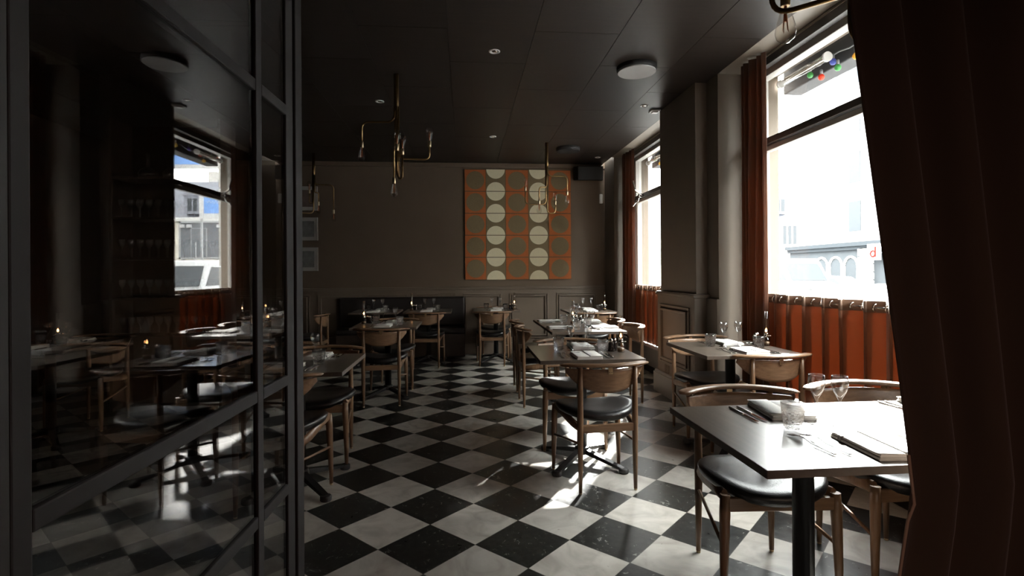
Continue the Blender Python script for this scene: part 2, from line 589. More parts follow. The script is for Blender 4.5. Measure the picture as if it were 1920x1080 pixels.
# back wall with rail and raised panels
bm = BM()
box(bm, LEFTX - .3, 2.75, BACKY, BACKY + .3, 0, Z_C + .1)
struct('wall_back', bm, M['wall'])
bm = BM()
box(bm, LEFTX, 2.24, BACKY - .022, BACKY, 0.0, 1.02)
box(bm, LEFTX, 2.24, BACKY - .045, BACKY, 1.02, 1.055)
box(bm, LEFTX, 2.24, BACKY - .034, BACKY, 1.005, 1.02)
for a, b in ((1.45, 2.10), (.70, 1.32), (-.03, .575), (-.76, -.15), (-1.50, -.89), (-2.24, -1.62), (-2.98, -2.36), (-3.7, -3.1)):
    for w, dpt in ((0.0, .040), (.035, .052)):
        x0, x1, z0, z1 = a + w, b - w, .24 + w, .955 - w
        t = .022
        yy0, yy1 = BACKY - dpt, BACKY - .020
        box(bm, x0, x1, yy0, yy1, z1 - t, z1); box(bm, x0, x1, yy0, yy1, z0, z0 + t)
        box(bm, x0, x0 + t, yy0, yy1, z0 + t, z1 - t); box(bm, x1 - t, x1, yy0, yy1, z0 + t, z1 - t)
struct('trim_back', bm, M['panel'], bevel=.004)
bm = BM(); box(bm, LEFTX, 2.24, BACKY - .04, BACKY - .02, 0, .17)
struct('baseboard_back', bm, M['panel'], bevel=.004)
bm = BM(); box(bm, LEFTX, WALLX + .04, BACKY - .03, BACKY, Z_C - .07, Z_C)
struct('trim_cornice', bm, M['wall'], bevel=.006)

# left, rear walls
bm = BM(); box(bm, LEFTX - .3, LEFTX, REARY - .3, BACKY, 0, Z_C + .1)
struct('wall_left', bm, M['dark_wall'])
bm = BM(); box(bm, LEFTX, 2.75, REARY - .3, REARY, 0, Z_C + .1)
struct('wall_rear', bm, M['dark_wall'])

# window wall with its two niches and the pier between them
bm = BM()
def wallbox(x0, y0, y1, z0, z1, mi=0):
    box(bm, x0, 2.68, y0, y1, z0, z1, mi)
wallbox(WALLX, REARY, 1.80, 0, Z_C + .1)                     # before the first window
wallbox(2.50, 1.80, WIN[1][0], 0, Z_C + .1)
wallbox(2.50, WIN[1][1], 4.50, 0, Z_C + .1)
wallbox(2.50, WIN[1][0], WIN[1][1], 0, .335)
wallbox(2.46, 1.80, 4.50, 2.935, Z_C + .1)
wallbox(WALLX, 4.50, 5.62, 0, Z_C + .1)
wallbox(2.50, WIN[2][0], WIN[2][1], 0, .335)
wallbox(2.46, 5.60, 7.90, 2.935, Z_C + .1)
wallbox(2.50, WIN[2][1], 7.90, 0, Z_C + .1)
wallbox(2.25, 7.90, BACKY, 0, Z_C + .1)
struct('wall_right', bm, M['pier'])
# pier (stands proud of the wall)
bm = BM()
box(bm, 2.10, 2.30, 4.715, 5.60, 0, Z_C)
box(bm, 2.072, 2.30, 4.690, 5.625, 0.0, 1.035)
box(bm, 2.055, 2.30, 4.672, 5.643, 1.035, 1.060)
box(bm, 2.062, 2.30, 4.680, 5.635, 1.060, 1.072)
# wall end boards continuing the dado beside the pier
box(bm, 2.185, 2.215, 4.49, 4.69, 0.0, 1.035)
for w, dpt in ((0.0, .016), (.04, .028)):
    y0, y1, z0, z1, t = 4.79 + w, 5.53 - w, .33 + w, .94 - w, .022
    xx0, xx1 = 2.072 - dpt, 2.08
    box(bm, xx0, xx1, y0, y1, z1 - t, z1); box(bm, xx0, xx1, y0, y1, z0, z0 + t)
    box(bm, xx0, xx1, y0, y0 + t, z0 + t, z1 - t); box(bm, xx0, xx1, y1 - t, y1, z0 + t, z1 - t)
for k in range(4):                                                  # slots low in the dado
    for yc in (4.93, 5.30):
        box(bm, 2.066, 2.074, yc + k * .035, yc + k * .035 + .014, .235, .315)
struct('trim_pier', bm, M['pier'], bevel=.004)
bm = BM()
box(bm, 2.035, 2.30, 4.655, 5.66, 0.0, .205)
box(bm, 2.045, 2.30, 4.665, 5.65, .205, .225)
struct('baseboard_pier', bm, M['baseboard'], bevel=.004)
bm = BM()
box(bm, 2.30, 2.50, 1.80, 4.50, .10, .33); box(bm, 2.30, 2.50, 5.63, 7.90, .10, .33)
box(bm, 2.285, 2.50, 1.80, 4.50, .315, .335); box(bm, 2.285, 2.50, 5.63, 7.90, .315, .335)
struct('baseboard_right', bm, M['baseboard'], bevel=.004)
bm = BM()
box(bm, 2.34, 2.50, 1.80, 4.50, 0, .10); box(bm, 2.34, 2.50, 5.63, 7.90, 0, .10)
struct('trim_toe', bm, M['dark_wall'])
# soffits over the niches, dark blind boxes and their light lower rail
bm = BM()
box(bm, WALLX, 2.75, 1.8, 4.50, Z_C, Z_C + .12); box(bm, WALLX, 2.75, 5.60, 7.90, Z_C, Z_C + .12)
struct('trim_soffit', bm, M['soffit'])
bm = BM()
for a, b in ((1.82, 4.25), (5.64, 7.62)):
    box(bm, 2.40, 2.455, a, b, 2.915, 2.985, 0)
    box(bm, 2.392, 2.408, a, b, 2.975, 2.992, 1)
struct('trim_blind_box', bm, [M['frame_dark'], M['soffit']], bevel=.002)

# windows
def window(n, y0, y1):
    root = empty('window_%d' % n, (2.55, (y0 + y1) / 2, 1.0))
    root['kind'] = 'structure'
    ox, oy, oz = root.location
    b_ = BM()
    t = .055
    def bx(x0, x1, a, b, c, d, mi=0):
        box(b_, x0 - ox, x1 - ox, a - oy, b - oy, c - oz, d - oz, mi)
    bx(2.475, 2.56, y0, y0 + t, .335, 2.94); bx(2.475, 2.56, y1 - t, y1, .335, 2.94)
    bx(2.475, 2.56, y0, y1, 2.875, 2.94); bx(2.475, 2.56, y0, y1, .335, .40)
    bx(2.485, 2.545, y0 + t, y0 + t + .035, .40, 2.29); bx(2.485, 2.545, y1 - t - .035, y1 - t, .40, 2.29)
    bx(2.485, 2.545, y0 + t, y1 - t, 2.265, 2.305)
    obj('frame', b_, M['frame_paint'], root, bevel=.004)
    b_ = BM()
    bx(2.455, 2.565, y0 + .02, y1 - .02, 2.31, 2.362)
    obj('transom_bar', b_, M['frame_dark'], root, bevel=.004)
    b_ = BM(); bx(2.512, 2.518, y0 + t, y1 - t, 2.36, 2.88)
    obj('pane', b_, M['window_glass'], root)
    b_ = BM(); bx(2.512, 2.518, y0 + t, y1 - t, .40, 2.27)
    obj('pane', b_, M['window_glass'], root)
    return root
window(1, *WIN[1]); window(2, *WIN[2])

# ------------------------------------------------------------------ glazed partition beside the camera
PD = Vector((.0325, 1, 0)).normalized()
PN = Vector((PD.y, -PD.x, 0))
def part_root():
    root = empty('glazed_partition', (-.611, 0, 0))
    root.rotation_euler = (0, 0, -math.atan2(.0325, 1))
    tag(root, 'dark glass partition in grey steel bars reflecting the dining room', 'partition')
    b = BM()       # local y runs along the partition, local x is its thickness
    # y positions: stile .70, mullion 1.46, end 1.77
    def bar(y0, y1, z0, z1, d=.010):
        box(b, -d, d, y0, y1, z0, z1)
    bar(.736, .770, 0, Z_C); bar(1.488, 1.526, 0, Z_C)
    bar(1.712, 1.774, 0, Z_C, .008)
    for z in (1.786, .951, .615, .05):
        bar(.770, 1.488, z - .016, z + .016); bar(1.526, 1.712, z - .016, z + .016)
    bar(.770, 1.712, Z_C - .05, Z_C)
    obj('bar_frame', b, M['steel_frame'], root, bevel=.003)
    b = BM(); box(b, -.030, .012, 1.786, 1.850, 0, Z_C)
    obj('end_post', b, M['steel_frame'], root, bevel=.004)
    b = BM(); box(b, -.030, .010, REARY + .02, .734, 0, Z_C)
    obj('solid_panel', b, M['dark_wall'], root)
    for (a, c) in ((.770, 1.488), (1.526, 1.712)):
        for z0, z1 in ((1.802, Z_C - .05), (.967, 1.770), (.631, .935), (.066, .599)):
            b = BM(); box(b, -.003, .003, a, c, z0, z1)
            obj('pane', b, M['partition_glass'], root)
part_root()

# ------------------------------------------------------------------ curtains
def wavy(bm, ys, xf, zf0, zf1, nz=10, mi=None, top_band=0.0):
    cols = []
    for y in ys:
        c = []
        for k in range(nz + 1):
            t = k / nz
            z = zf0 + (zf1 - zf0) * t
            c.append(bm.verts.new(xf(y, z)))
        cols.append(c)
    for a, b in zip(cols, cols[1:]):
        for k in range(nz):
            f = bm.faces.new((a[k], b[k], b[k + 1], a[k + 1]))
            f.smooth = True

def drape(name, y0, y1, z0, z1, x, amp, waves, label, taper=0.0, seed=0):
    r = random.Random(seed)
    ph = r.random() * 6
    b = BM()
    n = int(waves * 10)
    ys = [i / n for i in range(n + 1)]
    def xf(s, z):
        t = (z - z0) / (z1 - z0)
        w = 1 - taper * (1 - t)
        yy = y1 - (y1 - y0) * s * w
        k = 1 + .35 * math.sin(3.1 * s + ph)
        return (x + amp * k * math.sin(2 * PI * waves * s + ph) + .012 * math.sin(7 * s + 2 * t), yy + .01 * math.sin(12 * s + 3 * t), z)
    wavy(b, ys, xf, z0, z1, 14)
    o = obj(name, b, M['drape'], None, solid=.003, recalc=False)
    tag(o, label, 'curtain', 'rust drapes hanging at the windows')
    return o
drape('window_drape', 3.97, 4.34, .34, 2.985, 2.330, .019, 5, 'rust velvet drape gathered between the pier and the large window', seed=1)
drape('window_drape', 7.24, 7.74, .34, 2.985, 2.330, .019, 5, 'rust velvet drape gathered beside the small window in the corner', seed=4)
drape('window_drape', 1.85, 2.20, .34, 2.985, 2.335, .035, 4, 'rust velvet drape behind the double table, mostly hidden by the brown drape', seed=9)

def cafe(y0, y1, label, n_f, seed):
    root = empty('cafe_curtain', (2.405, (y0 + y1) / 2, .34))
    tag(root, label, 'curtain', 'short rust curtains on grommets')
    r = random.Random(seed)
    L = y1 - y0
    n = n_f * 12
    def shape(s):                       # flat folds turning at the grommets
        w = (s * n_f) % 1.0
        k_ = int(s * n_f) if s < 1 else n_f - 1
        return (.048 + .012 * math.sin(k_ * 2.3 + seed)) * math.sin(2 * PI * w)
    def sheet(z0, z1, dx, nz):
        b = BM()
        def xf(s, z):
            return (dx + shape(s) * (1 + .15 * math.sin(9 * s + z * 2)), (s - .5) * L + .030 * math.sin(4 * PI * s * n_f), z - .34)
        wavy(b, [i / n for i in range(n + 1)], xf, z0, z1, nz)
        return b
    obj('cloth', sheet(.35, 1.035, 0, 8), M['cafe'], root, solid=.002, recalc=False)
    obj('heading_band', sheet(1.030, 1.098, 0, 2), M['leatherband'], root, solid=.005, recalc=False)
    b = BM(); tube(b, [(0, -L / 2 - .03, .718), (0, L / 2 + .03, .718)], .0065, 10)
    obj('rod', b, M['chrome'], root)
    for k in range(n_f * 2):
        s = k / (n_f * 2)
        yy = (s - .5) * L
        b = BM()
        sgn = 1 if k % 2 == 0 else -1
        rr = .0215
        prof = []
        seg = 18
        rs = []
        for i in range(8):
            a = 2 * PI * i / 8
            rs.append([((rr + .005 * math.cos(a)) * math.cos(2 * PI * j / seg), math.sin(a) * .0050, (rr + .005 * math.cos(a)) * math.sin(2 * PI * j / seg)) for j in range(seg)])
        rs.append(rs[0])
        rings(b, rs, True, False)
        bmesh.ops.remove_doubles(b, verts=b.verts, dist=1e-5)
        obj('grommet', b, M['chrome'], root, loc=(0, yy, .718))
    return root
cafe(2.10, 4.16, 'rust cafe curtain on large chrome rings across the large window', 11, 3)
cafe(5.66, 7.50, 'rust cafe curtain across the small window beyond the pier', 11, 5)

# heavy drape near the camera
def near_drape():
    root = empty('entrance_drape', (1.35, 1.10, 0.02))
    tag(root, 'heavy dark brown drape hanging in front of the brightest table', 'curtain')
    b = BM()
    def left(z):
        if z > .75:
            return .982 - (z - .75) * .113 + .012 * math.sin(z * 2.2)
        return .982 - (.75 - z) * .19 + (.75 - z) ** 2 * .1
    n = 90
    def xf(s, z):
        l = left(z)
        xx = l + (2.20 - l) * (s ** 1.1)
        return (xx - 1.35, .035 * math.sin(2 * PI * 8.5 * s + .9) * min(1, .25 + s * 8) - .0, z - .02)
    wavy(b, [i / n for i in range(n + 1)], xf, .02, 2.985, 30)
    obj('cloth', b, M['dark_drape'], root, solid=.004, recalc=False)
    b = BM()
    pts = []
    for k in range(24):
        z = .03 + k * (.84 / 23)
        p = xf(0, z)
        pts.append((p[0] - .003, p[1] - .002, p[2]))
    tube(b, pts, .0035, 6)
    obj('piping', b, M['hem'], root)
    b = BM(); tube(b, [(-.68, 0, 2.955), (.85, 0, 2.955)], .012, 10)
    obj('rod', b, M['brass'], root)
near_drape()

# ------------------------------------------------------------------ dining chair
def make_chair():
    root = empty('dining_chair')
    tag(root, 'oak dining chair', 'chair')
    # seat pad
    b = BM()
    seg = 44
    def half(ang):
        c, s = math.cos(ang), math.sin(ang)
        w = .243 if s >= 0 else .243 - .048 * (-s)
        e = .74
        return (w * math.copysign(abs(c) ** e, c), (.240 if s >= 0 else .205) * math.copysign(abs(s) ** .86, s))
    prof = [(0.0, 0.0), (.25, .000), (.5, .001), (.72, .003), (.86, .002), (.94, -.004), (.985, -.013), (1.0, -.024), (.985, -.038), (.94, -.050), (.82, -.056), (.4, -.058), (0, -.058)]
    rs = []
    for rho, dz in prof:
        ring = []
        for i in range(seg):
            hx, hy = half(2 * PI * i / seg)
            x_, y_ = hx * max(rho, .002), hy * max(rho, .002)
            z_ = .455 + .032 * (x_ / .243) ** 2 - .010 * max(0, y_ / .218) ** 2 + dz
            ring.append((x_, y_, z_))
        rs.append(ring)
    rings(b, rs, True, True)
    obj('seat', b, M['leather'], root)
    # legs
    for sx in (-1, 1):
        b = BM()
        tube(b, [(sx * .168, -.214, 0.010), (sx * .167, -.214, .15), (sx * .166, -.214, .39), (sx * .166, -.216, .58), (sx * .166, -.220, .735)], [.0105, .0140, .0180, .0160, .0125], 12)
        lg = obj('leg', b, M['oak'], root)
        b = BM(); lathe(b, [(.008, 0), (.0098, .002), (.0098, .011)], 12, (sx * .168, -.214, 0))
        obj('glide', b, M['brass_light'], lg)
        b = BM()
        tube(b, [(sx * .222, .196, 0.010), (sx * .220, .194, .15), (sx * .214, .190, .36), (sx * .212, .188, .432)], [.0110, .0155, .0205, .0185], 12)
        lg = obj('leg', b, M['oak'], root)
        b = BM(); lathe(b, [(.008, 0), (.0102, .002), (.0102, .011)], 12, (sx * .222, .196, 0))
        obj('glide', b, M['brass_light'], lg)
        # curved side rail
        b = BM()
        pts = [(sx * .166, -.205, .375), (sx * .180, -.10, .385), (sx * .197, .04, .408), (sx * .210, .18, .422)]
        tube(b, pts, [.013, .015, .015, .014], 8, flat=1.9)
        obj('side_rail', b, M['oak'], root)
        b = BM()
        tube(b, [(sx * .167, -.214, .290), (sx * .219, .192, .232)], [.0075, .0075], 8)
        obj('stretcher', b, M['oak'], root)
    b = BM(); box(b, -.205, .205, .178, .202, .368, .420)
    obj('front_rail', b, M['oak_x'], root, bevel=.006)
    b = BM(); box(b, -.160, .160, -.226, -.204, .350, .398)
    obj('back_rail', b, M['oak_x'], root, bevel=.006)
    # bent back panel (half moon)
    def arc(x_):
        return -.262 + .105 * (x_ / .26) ** 2
    b = BM()
    n, mz = 28, 8
    def pan(side):
        g_ = []
        for i in range(n + 1):
            s = -1 + 2 * i / n
            x_ = .236 * s
            h = .140 * max(0.06, (1 - abs(s) ** 2.3)) ** .62
            c_ = []
            for k in range(mz + 1):
                t = k / mz
                z_ = .720 - h * t
                yb = arc(x_) + .010 + .028 * t * .6
                c_.append((x_, yb + side * .006, z_))
            g_.append(c_)
        return g_
    A_, B_ = pan(-1), pan(1)
    va = [[b.verts.new(p) for p in c_] for c_ in A_]
    vb = [[b.verts.new(p) for p in c_] for c_ in B_]
    for i in range(n):
        for k in range(mz):
            f = b.faces.new((va[i][k], va[i + 1][k], va[i + 1][k + 1], va[i][k + 1])); f.smooth = True
            f = b.faces.new((vb[i][k], vb[i][k + 1], vb[i + 1][k + 1], vb[i + 1][k])); f.smooth = True
        b.faces.new((va[i][0], vb[i][0], vb[i + 1][0], va[i + 1][0]))
        b.faces.new((va[i][mz], va[i + 1][mz], vb[i + 1][mz], vb[i][mz]))
    for k in range(mz):
        b.faces.new((va[0][k], va[0][k + 1], vb[0][k + 1], vb[0][k]))
        b.faces.new((va[n][k], vb[n][k], vb[n][k + 1], va[n][k + 1]))
    obj('back_panel', b, M['oak_x'], root)
    # top rail: flat, widening towards rounded tips that sweep forward
    b = BM()
    rs = []
    n = 36
    for i in range(n + 1):
        s = -1 + 2 * i / n
        x_ = .268 * s
        y_ = arc(x_)
        tip = max(.02, (1 - abs(s) ** 14)) ** .5
        w = (.025 + .010 * s * s) * tip
        th = .0105 * max(.25, tip)
        z_ = .744 - .006 * s * s
        dx, dy = 1, 2 * .105 * x_ / .26 ** 2
        ll = math.hypot(dx, dy)
        nx, ny = -dy / ll, dx / ll
        ring = []
        for k in range(10):
            a = 2 * PI * k / 10
            ca_, sa_ = math.cos(a), math.sin(a)
            q = math.copysign(abs(ca_) ** .6, ca_) * w
            ring.append((x_ + nx * q, y_ + ny * q, z_ + math.copysign(abs(sa_) ** .7, sa_) * th))
        rs.append(ring)
    rings(b, rs, True, True)
    obj('top_rail', b, M['oak_x'], root)
    b = BM(); box(b, -.013, .013, -.2655, -.2610, .694, .732)
    pl = obj('bracket_plate', b, M['brass_light'], root, bevel=.001)
    b = BM()
    for xx in (-.006, .006):
        lathe(b, [(.0022, 0), (.0022, .0016)], 8, (xx, 0, 0))
    obj('screw', b, M['black_steel'], pl, loc=(0, -.2655, .704), rot=(math.radians(90), 0, 0))
    return freeze(root)

chair = make_chair()
def put_chair(x, y, head, label, group):
    place(chair, (x, y, 0), math.radians(head - 90), label, group)
G_CH = 'oak chairs with black leather seats round the tables'
put_chair(1.205, 2.130, 266, 'oak chair with black leather seat facing us at the brightest table', G_CH)
put_chair(1.815, 2.160, 270, 'oak chair facing us at the bright table, cut off by the brown drape', G_CH)
put_chair(.805, 3.265, 95, 'oak chair with its back to us at the middle aisle table', G_CH)
put_chair(.790, 3.980, 268, 'oak chair facing us across the middle aisle table, seat showing', G_CH)
put_chair(1.955, 3.440, 92, 'oak chair with its sunlit back to us by the rust cafe curtain', G_CH)
put_chair(1.880, 4.070, 270, 'oak chair facing us in front of the panelled pier', G_CH)
put_chair(.760, 5.200, 2, 'oak chair on the aisle side of the double table, first of two', G_CH)
put_chair(.765, 5.860, 0, 'oak chair on the aisle side of the double table, second of two', G_CH)
put_chair(1.490, 5.230, 182, 'oak chair on the pier side of the double table, its back sunlit', G_CH)
put_chair(1.490, 5.880, 178, 'oak chair on the pier side of the double table, farther down', G_CH)
put_chair(1.700, 7.010, 90, 'oak chair with its back to us at the corner table', G_CH)
put_chair(.380, 7.500, 86, 'oak chair with its back to us under the circle wall hanging', G_CH)
put_chair(.450, 8.165, 270, 'oak chair between the small table and the panelling below the hanging', G_CH)
put_chair(-.815, 5.435, 94, 'oak chair with its back to us at the dim table with tall lamp', G_CH)
put_chair(-.800, 6.140, 270, 'oak chair facing us at the dim table with tall lamp', G_CH)
put_chair(-.520, 7.450, 90, 'oak chair with its back to us at the banquette table', G_CH)
put_chair(-1.035, 3.135, 90, 'oak chair with its back to us at the dark table by the partition post', G_CH)
put_chair(-1.000, 3.790, 270, 'oak chair facing us at the dark table by the partition post', G_CH)
put_chair(-2.060, 7.240, 180, 'dim oak chair beside the table below the framed prints', G_CH)
put_chair(-2.500, 6.560, 90, 'dim oak chair with its back to us below the framed prints', G_CH)
put_chair(-3.180, 4.860, 268, 'dim oak chair seen through the partition glass', G_CH)

# ------------------------------------------------------------------ dining table
def make_table():
    root = empty('dining_table')
    tag(root, 'square dining table', 'table')
    b = BM(); box(b, -.33, .33, -.345, .345, .716, .740)
    for f in b.faces:
        f.material_index = 0 if abs(f.calc_center_median().z - .740) < 1e-4 else 1
    b.faces.ensure_lookup_table()
    # box() writes faces in a fixed order: index 1 is the top
    for i, f in enumerate(b.faces):
        f.material_index = 0 if i == 1 else 1
    obj('tabletop', b, [M['table_top'], M['table_edge']], root, bevel=.002)
    b = BM(); lathe(b, [(.034, .075), (.034, .700), (.06, .702), (.06, .716)], 24)
    obj('pedestal', b, M['black_steel'], root)
    b = BM()
    lathe(b, [(.05, .055), (.052, .07), (.048, .10), (.036, .105)], 20)
    for k in range(4):
        a = math.radians(49 + (0 if k % 2 == 0 else -8) + 90 * k)
        dx, dy = math.cos(a), math.sin(a)
        L_ = .325
        mt = Matrix(((dx, -dy, 0, 0), (dy, dx, 0, 0), (0, 0, 1, 0), (0, 0, 0, 1)))
        v = box(b, .02, L_, -.023, .023, 0, 1, 0)
        for vv in v:
            t = (vv.co.x - .02) / (L_ - .02)
            top = vv.co.z > .5
            vv.co.z = (.094 - .062 * t) if top else (.060 - .044 * t)
            vv.co.y *= (1 - .15 * t)
            vv.co = mt @ vv.co
    bs = obj('base', b, M['black_steel'], root, bevel=.003)
    for k in range(4):
        a = math.radians(49 + (0 if k % 2 == 0 else -8) + 90 * k)
        b = BM(); lathe(b, [(.028, 0), (.032, .004), (.032, .026), (.026, .032)], 18)
        obj('foot', b, M['rubber'], bs, loc=(math.cos(a) * .325, math.sin(a) * .325, 0))
    return freeze(root)
table = make_table()

# ------------------------------------------------------------------ tableware prototypes
def make_tumbler():
    b = BM()
    seg = 24
    prof_o = [(.026, 0), (.0285, .003), (.0300, .012), (.0330, .035), (.0360, .056), (.0375, .062), (.0395, .088)]
    prof_i = [(.0378, .088), (.0355, .062), (.0338, .056), (.0305, .035), (.027, .016), (.010, .013)]
    rs = []
    for j, (r, z) in enumerate(prof_o + prof_i):
        ring = []
        for i in range(seg):
            f = 1.0
            if 1 <= j <= 4:
                f = 1 + (.035 if (i + j) % 2 == 0 else -.035)
            ring.append((r * f * math.cos(2 * PI * i / seg), r * f * math.sin(2 * PI * i / seg), z))
        rs.append(ring)
    rings(b, rs, True, True, smooth=True)
    o = obj('cut_glass_tumbler', b, M['cut'])
    tag(o, 'tumbler', 'glass'); return freeze(o)
def make_wine():
    b = BM()
    prof = [(.031, 0), (.031, .0015), (.010, .005), (.0042, .012), (.0035, .045), (.0042, .085), (.008, .094), (.020, .116), (.0275, .138), (.0275, .152), (.0250, .172),
            (.0240, .172), (.0262, .152), (.0262, .138), (.0190, .118), (.006, .099), (.001, .097)]
    lathe(b, prof, 24)
    o = obj('wine_glass', b, M['wine'])
    tag(o, 'wine glass', 'glass'); return freeze(o)
def make_napkin():
    b = BM()
    def slab(x0, x1, y0, y1, z0, z1):
        n = 8
        rs = []
        for i in range(11):
            t = i / 10
            y_ = y0 + (y1 - y0) * t
            zz = (z0 + z1) / 2
            h = (z1 - z0) / 2
            ring = [(x0, y_, z0)]
            ring = []
            for k in range(7):
                a = PI / 2 + PI * k / 6
                ring.append((x0 + h + h * math.cos(a), y_ + .002 * math.sin(k), zz + h * math.sin(a)))
            ring.append((x1, y_, z0))
            ring.append((x1, y_, z1 - .0015))
            rs.append(ring)
        rings(b, rs, True, True)
    slab(-.085, .075, -.115, .115, 0, .009)
    slab(-.080, .073, -.112, .117, .0092, .018)
    slab(.000, .078, -.113, .114, .0182, .0215)
    o = obj('folded_napkin', b, M['linen'])
    tag(o, 'napkin', 'napkin')
    b = BM()
    box(b, -.0862, -.030, .055, .063, .0008, .0188); box(b, -.0862, -.030, .068, .071, .0008, .0188)
    obj('grey_stripe', b, M['linen_stripe'], o)
    return freeze(o)
def curved_outline(bm, pts, zf, th):
    """pts: list of (y, halfwidth); a bar of varying width following height zf(y)"""
    rs = []
    for y_, w in pts:
        z_ = zf(y_)
        rs.append([(-w, y_, z_), (-w * .6, y_, z_ - th * .5), (w * .6, y_, z_ - th * .5), (w, y_, z_), (w * .6, y_, z_ + th * .5), (-w * .6, y_, z_ + th * .5)])
    rings(bm, rs, True, True)
def make_fork():
    b = BM()
    zf = lambda y_: .004 + .010 * math.exp(-((y_ - .045) / .028) ** 2) + .004 * (abs(y_ + .095) < .0) + .003 * max(0, (y_ - .085)) * 10
    pts = [(-.100, .0050), (-.095, .0068), (-.06, .0046), (.0, .0026), (.035, .0026), (.045, .0060), (.055, .0108), (.064, .0115)]
    curved_outline(b, pts, zf, .0026)
    for k in range(4):
        x_ = -.0096 + k * .0064
        q = [(x_, y_, zf(y_)) for y_ in (.062, .075, .088, .100)]
        tube(b, q, [.0018, .0016, .0015, .0010], 6)
    o = obj('table_fork', b, M['steel'])
    tag(o, 'fork', 'fork'); return freeze(o)
def make_knife():
    b = BM()
    zf = lambda y_: .0045
    curved_outline(b, [(-.105, .0050), (-.102, .0062), (-.06, .0052), (-.005, .0042), (.0, .0040)], zf, .0060)
    o = obj('table_knife', b, M['steel'])
    b = BM()
    out = [(-.004, 0), (.004, 0), (.0078, .012), (.0092, .04), (.0092, .075), (.0060, .096), (-.0035, .104), (-.0050, .09), (-.0050, .01)]
    prism(b, out, .0036, .0052)
    obj('blade', b, M['chrome'], o)
    tag(o, 'knife', 'knife'); return freeze(o)
def make_mill():
    o = empty('pepper_mill')
    b = BM(); lathe(b, [(.021, 0), (.022, .004), (.019, .028), (.017, .040), (.020, .052), (.019, .060), (.006, .062)], 16)
    obj('body', b, M['mill'], o)
    b = BM(); lathe(b, [(.004, .060), (.0125, .064), (.015, .072), (.012, .081), (.003, .085)], 14)
    obj('knob', b, M['chrome'], o)
    tag(o, 'mill', 'mill'); return freeze(o)
def make_lamp():
    o = empty('oil_lamp')
    b = BM(); lathe(b, [(.025, 0), (.028, .003), (.029, .040), (.026, .052), (.014, .060), (.012, .064)], 20)
    obj('reservoir', b, M['thin_glass'], o)
    b = BM(); lathe(b, [(.020, .004), (.024, .006), (.024, .028), (.001, .0285)], 16)
    obj('lamp_oil', b, M['candle_lit'], o)
    b = BM(); lathe(b, [(.013, .062), (.016, .064), (.017, .074), (.013, .078), (.016, .084), (.016, .090)], 16)
    tube(b, [(.014, 0, .070), (.028, 0, .070)], .0022, 6); lathe(b, [(.002, 0), (.006, .001), (.006, .004), (.002, .005)], 10, (.030, 0, .068))
    obj('burner', b, M['chrome'], o)
    b = BM()
    lathe(b, [(.0150, .088), (.0175, .100), (.0185, .115), (.0145, .140), (.0128, .170), (.0130, .245), (.0122, .245), (.0120, .170), (.0137, .140), (.0177, .115), (.0167, .100), (.0142, .088)], 20, cap=False)
    obj('chimney', b, M['thin_glass'], o)
    b = BM(); lathe(b, [(.001, .098), (.0060, .102), (.0070, .108), (.0040, .117), (.0005, .125)], 12)
    obj('flame', b, M['flame'], o)
    tag(o, 'oil lamp', 'lamp'); return freeze(o)

tumbler, wine, napkin, fork, knife, mill, oillamp = make_tumbler(), make_wine(), make_napkin(), make_fork(), make_knife(), make_mill(), make_lamp()
TZ = .7402

def rot2(x, y, a):
    c, s = math.cos(a), math.sin(a)
    return (x * c - y * s, x * s + y * c)

def put_table(cx, cy, rz, label):
    place(table, (cx, cy, 0), math.radians(rz), label, 'square pedestal tables')

def item(proto, cx, cy, ang, x, y, rz, label, group, z=TZ):
    dx, dy = rot2(x, y, math.radians(ang))
    place(proto, (cx + dx, cy + dy, z), math.radians(ang + rz), label, group)

def dress(cx, cy, where, ang=0, side=('near', 'far'), cutlery=2, lampmills=True, off=(0, 0), lamp_at=(.265, -.06), wines=True):
    """place settings for two facing guests; 'where' names the table in the labels"""
    sn, sf = side
    ox, oy = off
    I = lambda pr, x, y, rz, lab, grp: item(pr, cx, cy, ang, x + ox, y + oy, rz, lab, grp)
    I(napkin, -.01, -.215, 0, 'folded white napkin on the %s side of %s' % (sn, where), 'folded white napkins on the tables')
    I(napkin, .04, .215, 180, 'folded white napkin on the %s side of %s' % (sf, where), 'folded white napkins on the tables')
    I(tumbler, -.135, .09, 10, 'cut glass tumbler nearer the aisle on %s' % where if ang == 0 else 'cut glass tumbler nearer us on %s' % where, 'cut glass tumblers')
    I(tumbler, .135, -.075, 30, 'cut glass tumbler nearer the windows on %s' % where if ang == 0 else 'cut glass tumbler farther down on %s' % where, 'cut glass tumblers')
    if wines:
        I(wine, -.055, .055, 0, 'stemmed wine glass beside the aisle tumbler on %s' % where, 'stemmed wine glasses')
        I(wine, .070, .085, 0, 'stemmed wine glass beside its twin on %s' % where, 'stemmed wine glasses')
    if cutlery:
        for k in range(cutlery):
            w = ('inner', 'outer')[k]
            I(fork, -.135 - .03 * k, -.17, 0, '%s steel fork, %s place on %s' % (w, sn, where), 'steel forks')
            I(knife, .115 + .03 * k, -.20, 0, '%s steel knife, %s place on %s' % (w, sn, where), 'steel knives')
            I(fork, .165 + .03 * k, .20, 180, '%s steel fork, %s place on %s' % (w, sf, where), 'steel forks')
            I(knife, -.095 - .03 * k, .215, 180, '%s steel knife, %s place on %s' % (w, sf, where), 'steel knives')
    if lampmills:
        lx, ly = lamp_at
        I(oillamp, lx, ly, 0, 'small oil lamp with tall glass chimney on %s' % where, 'oil lamps on the tables')
        s = -1 if lx > 0 else 1
        I(mill, lx + .055 * s, ly + .045, 0, 'dark mill with chrome knob touching the lamp on %s' % where, 'dark salt and pepper mills')
        I(mill, lx + .020 * s, ly + .085, 0, 'dark mill with chrome knob behind the lamp on %s' % where, 'dark salt and pepper mills')

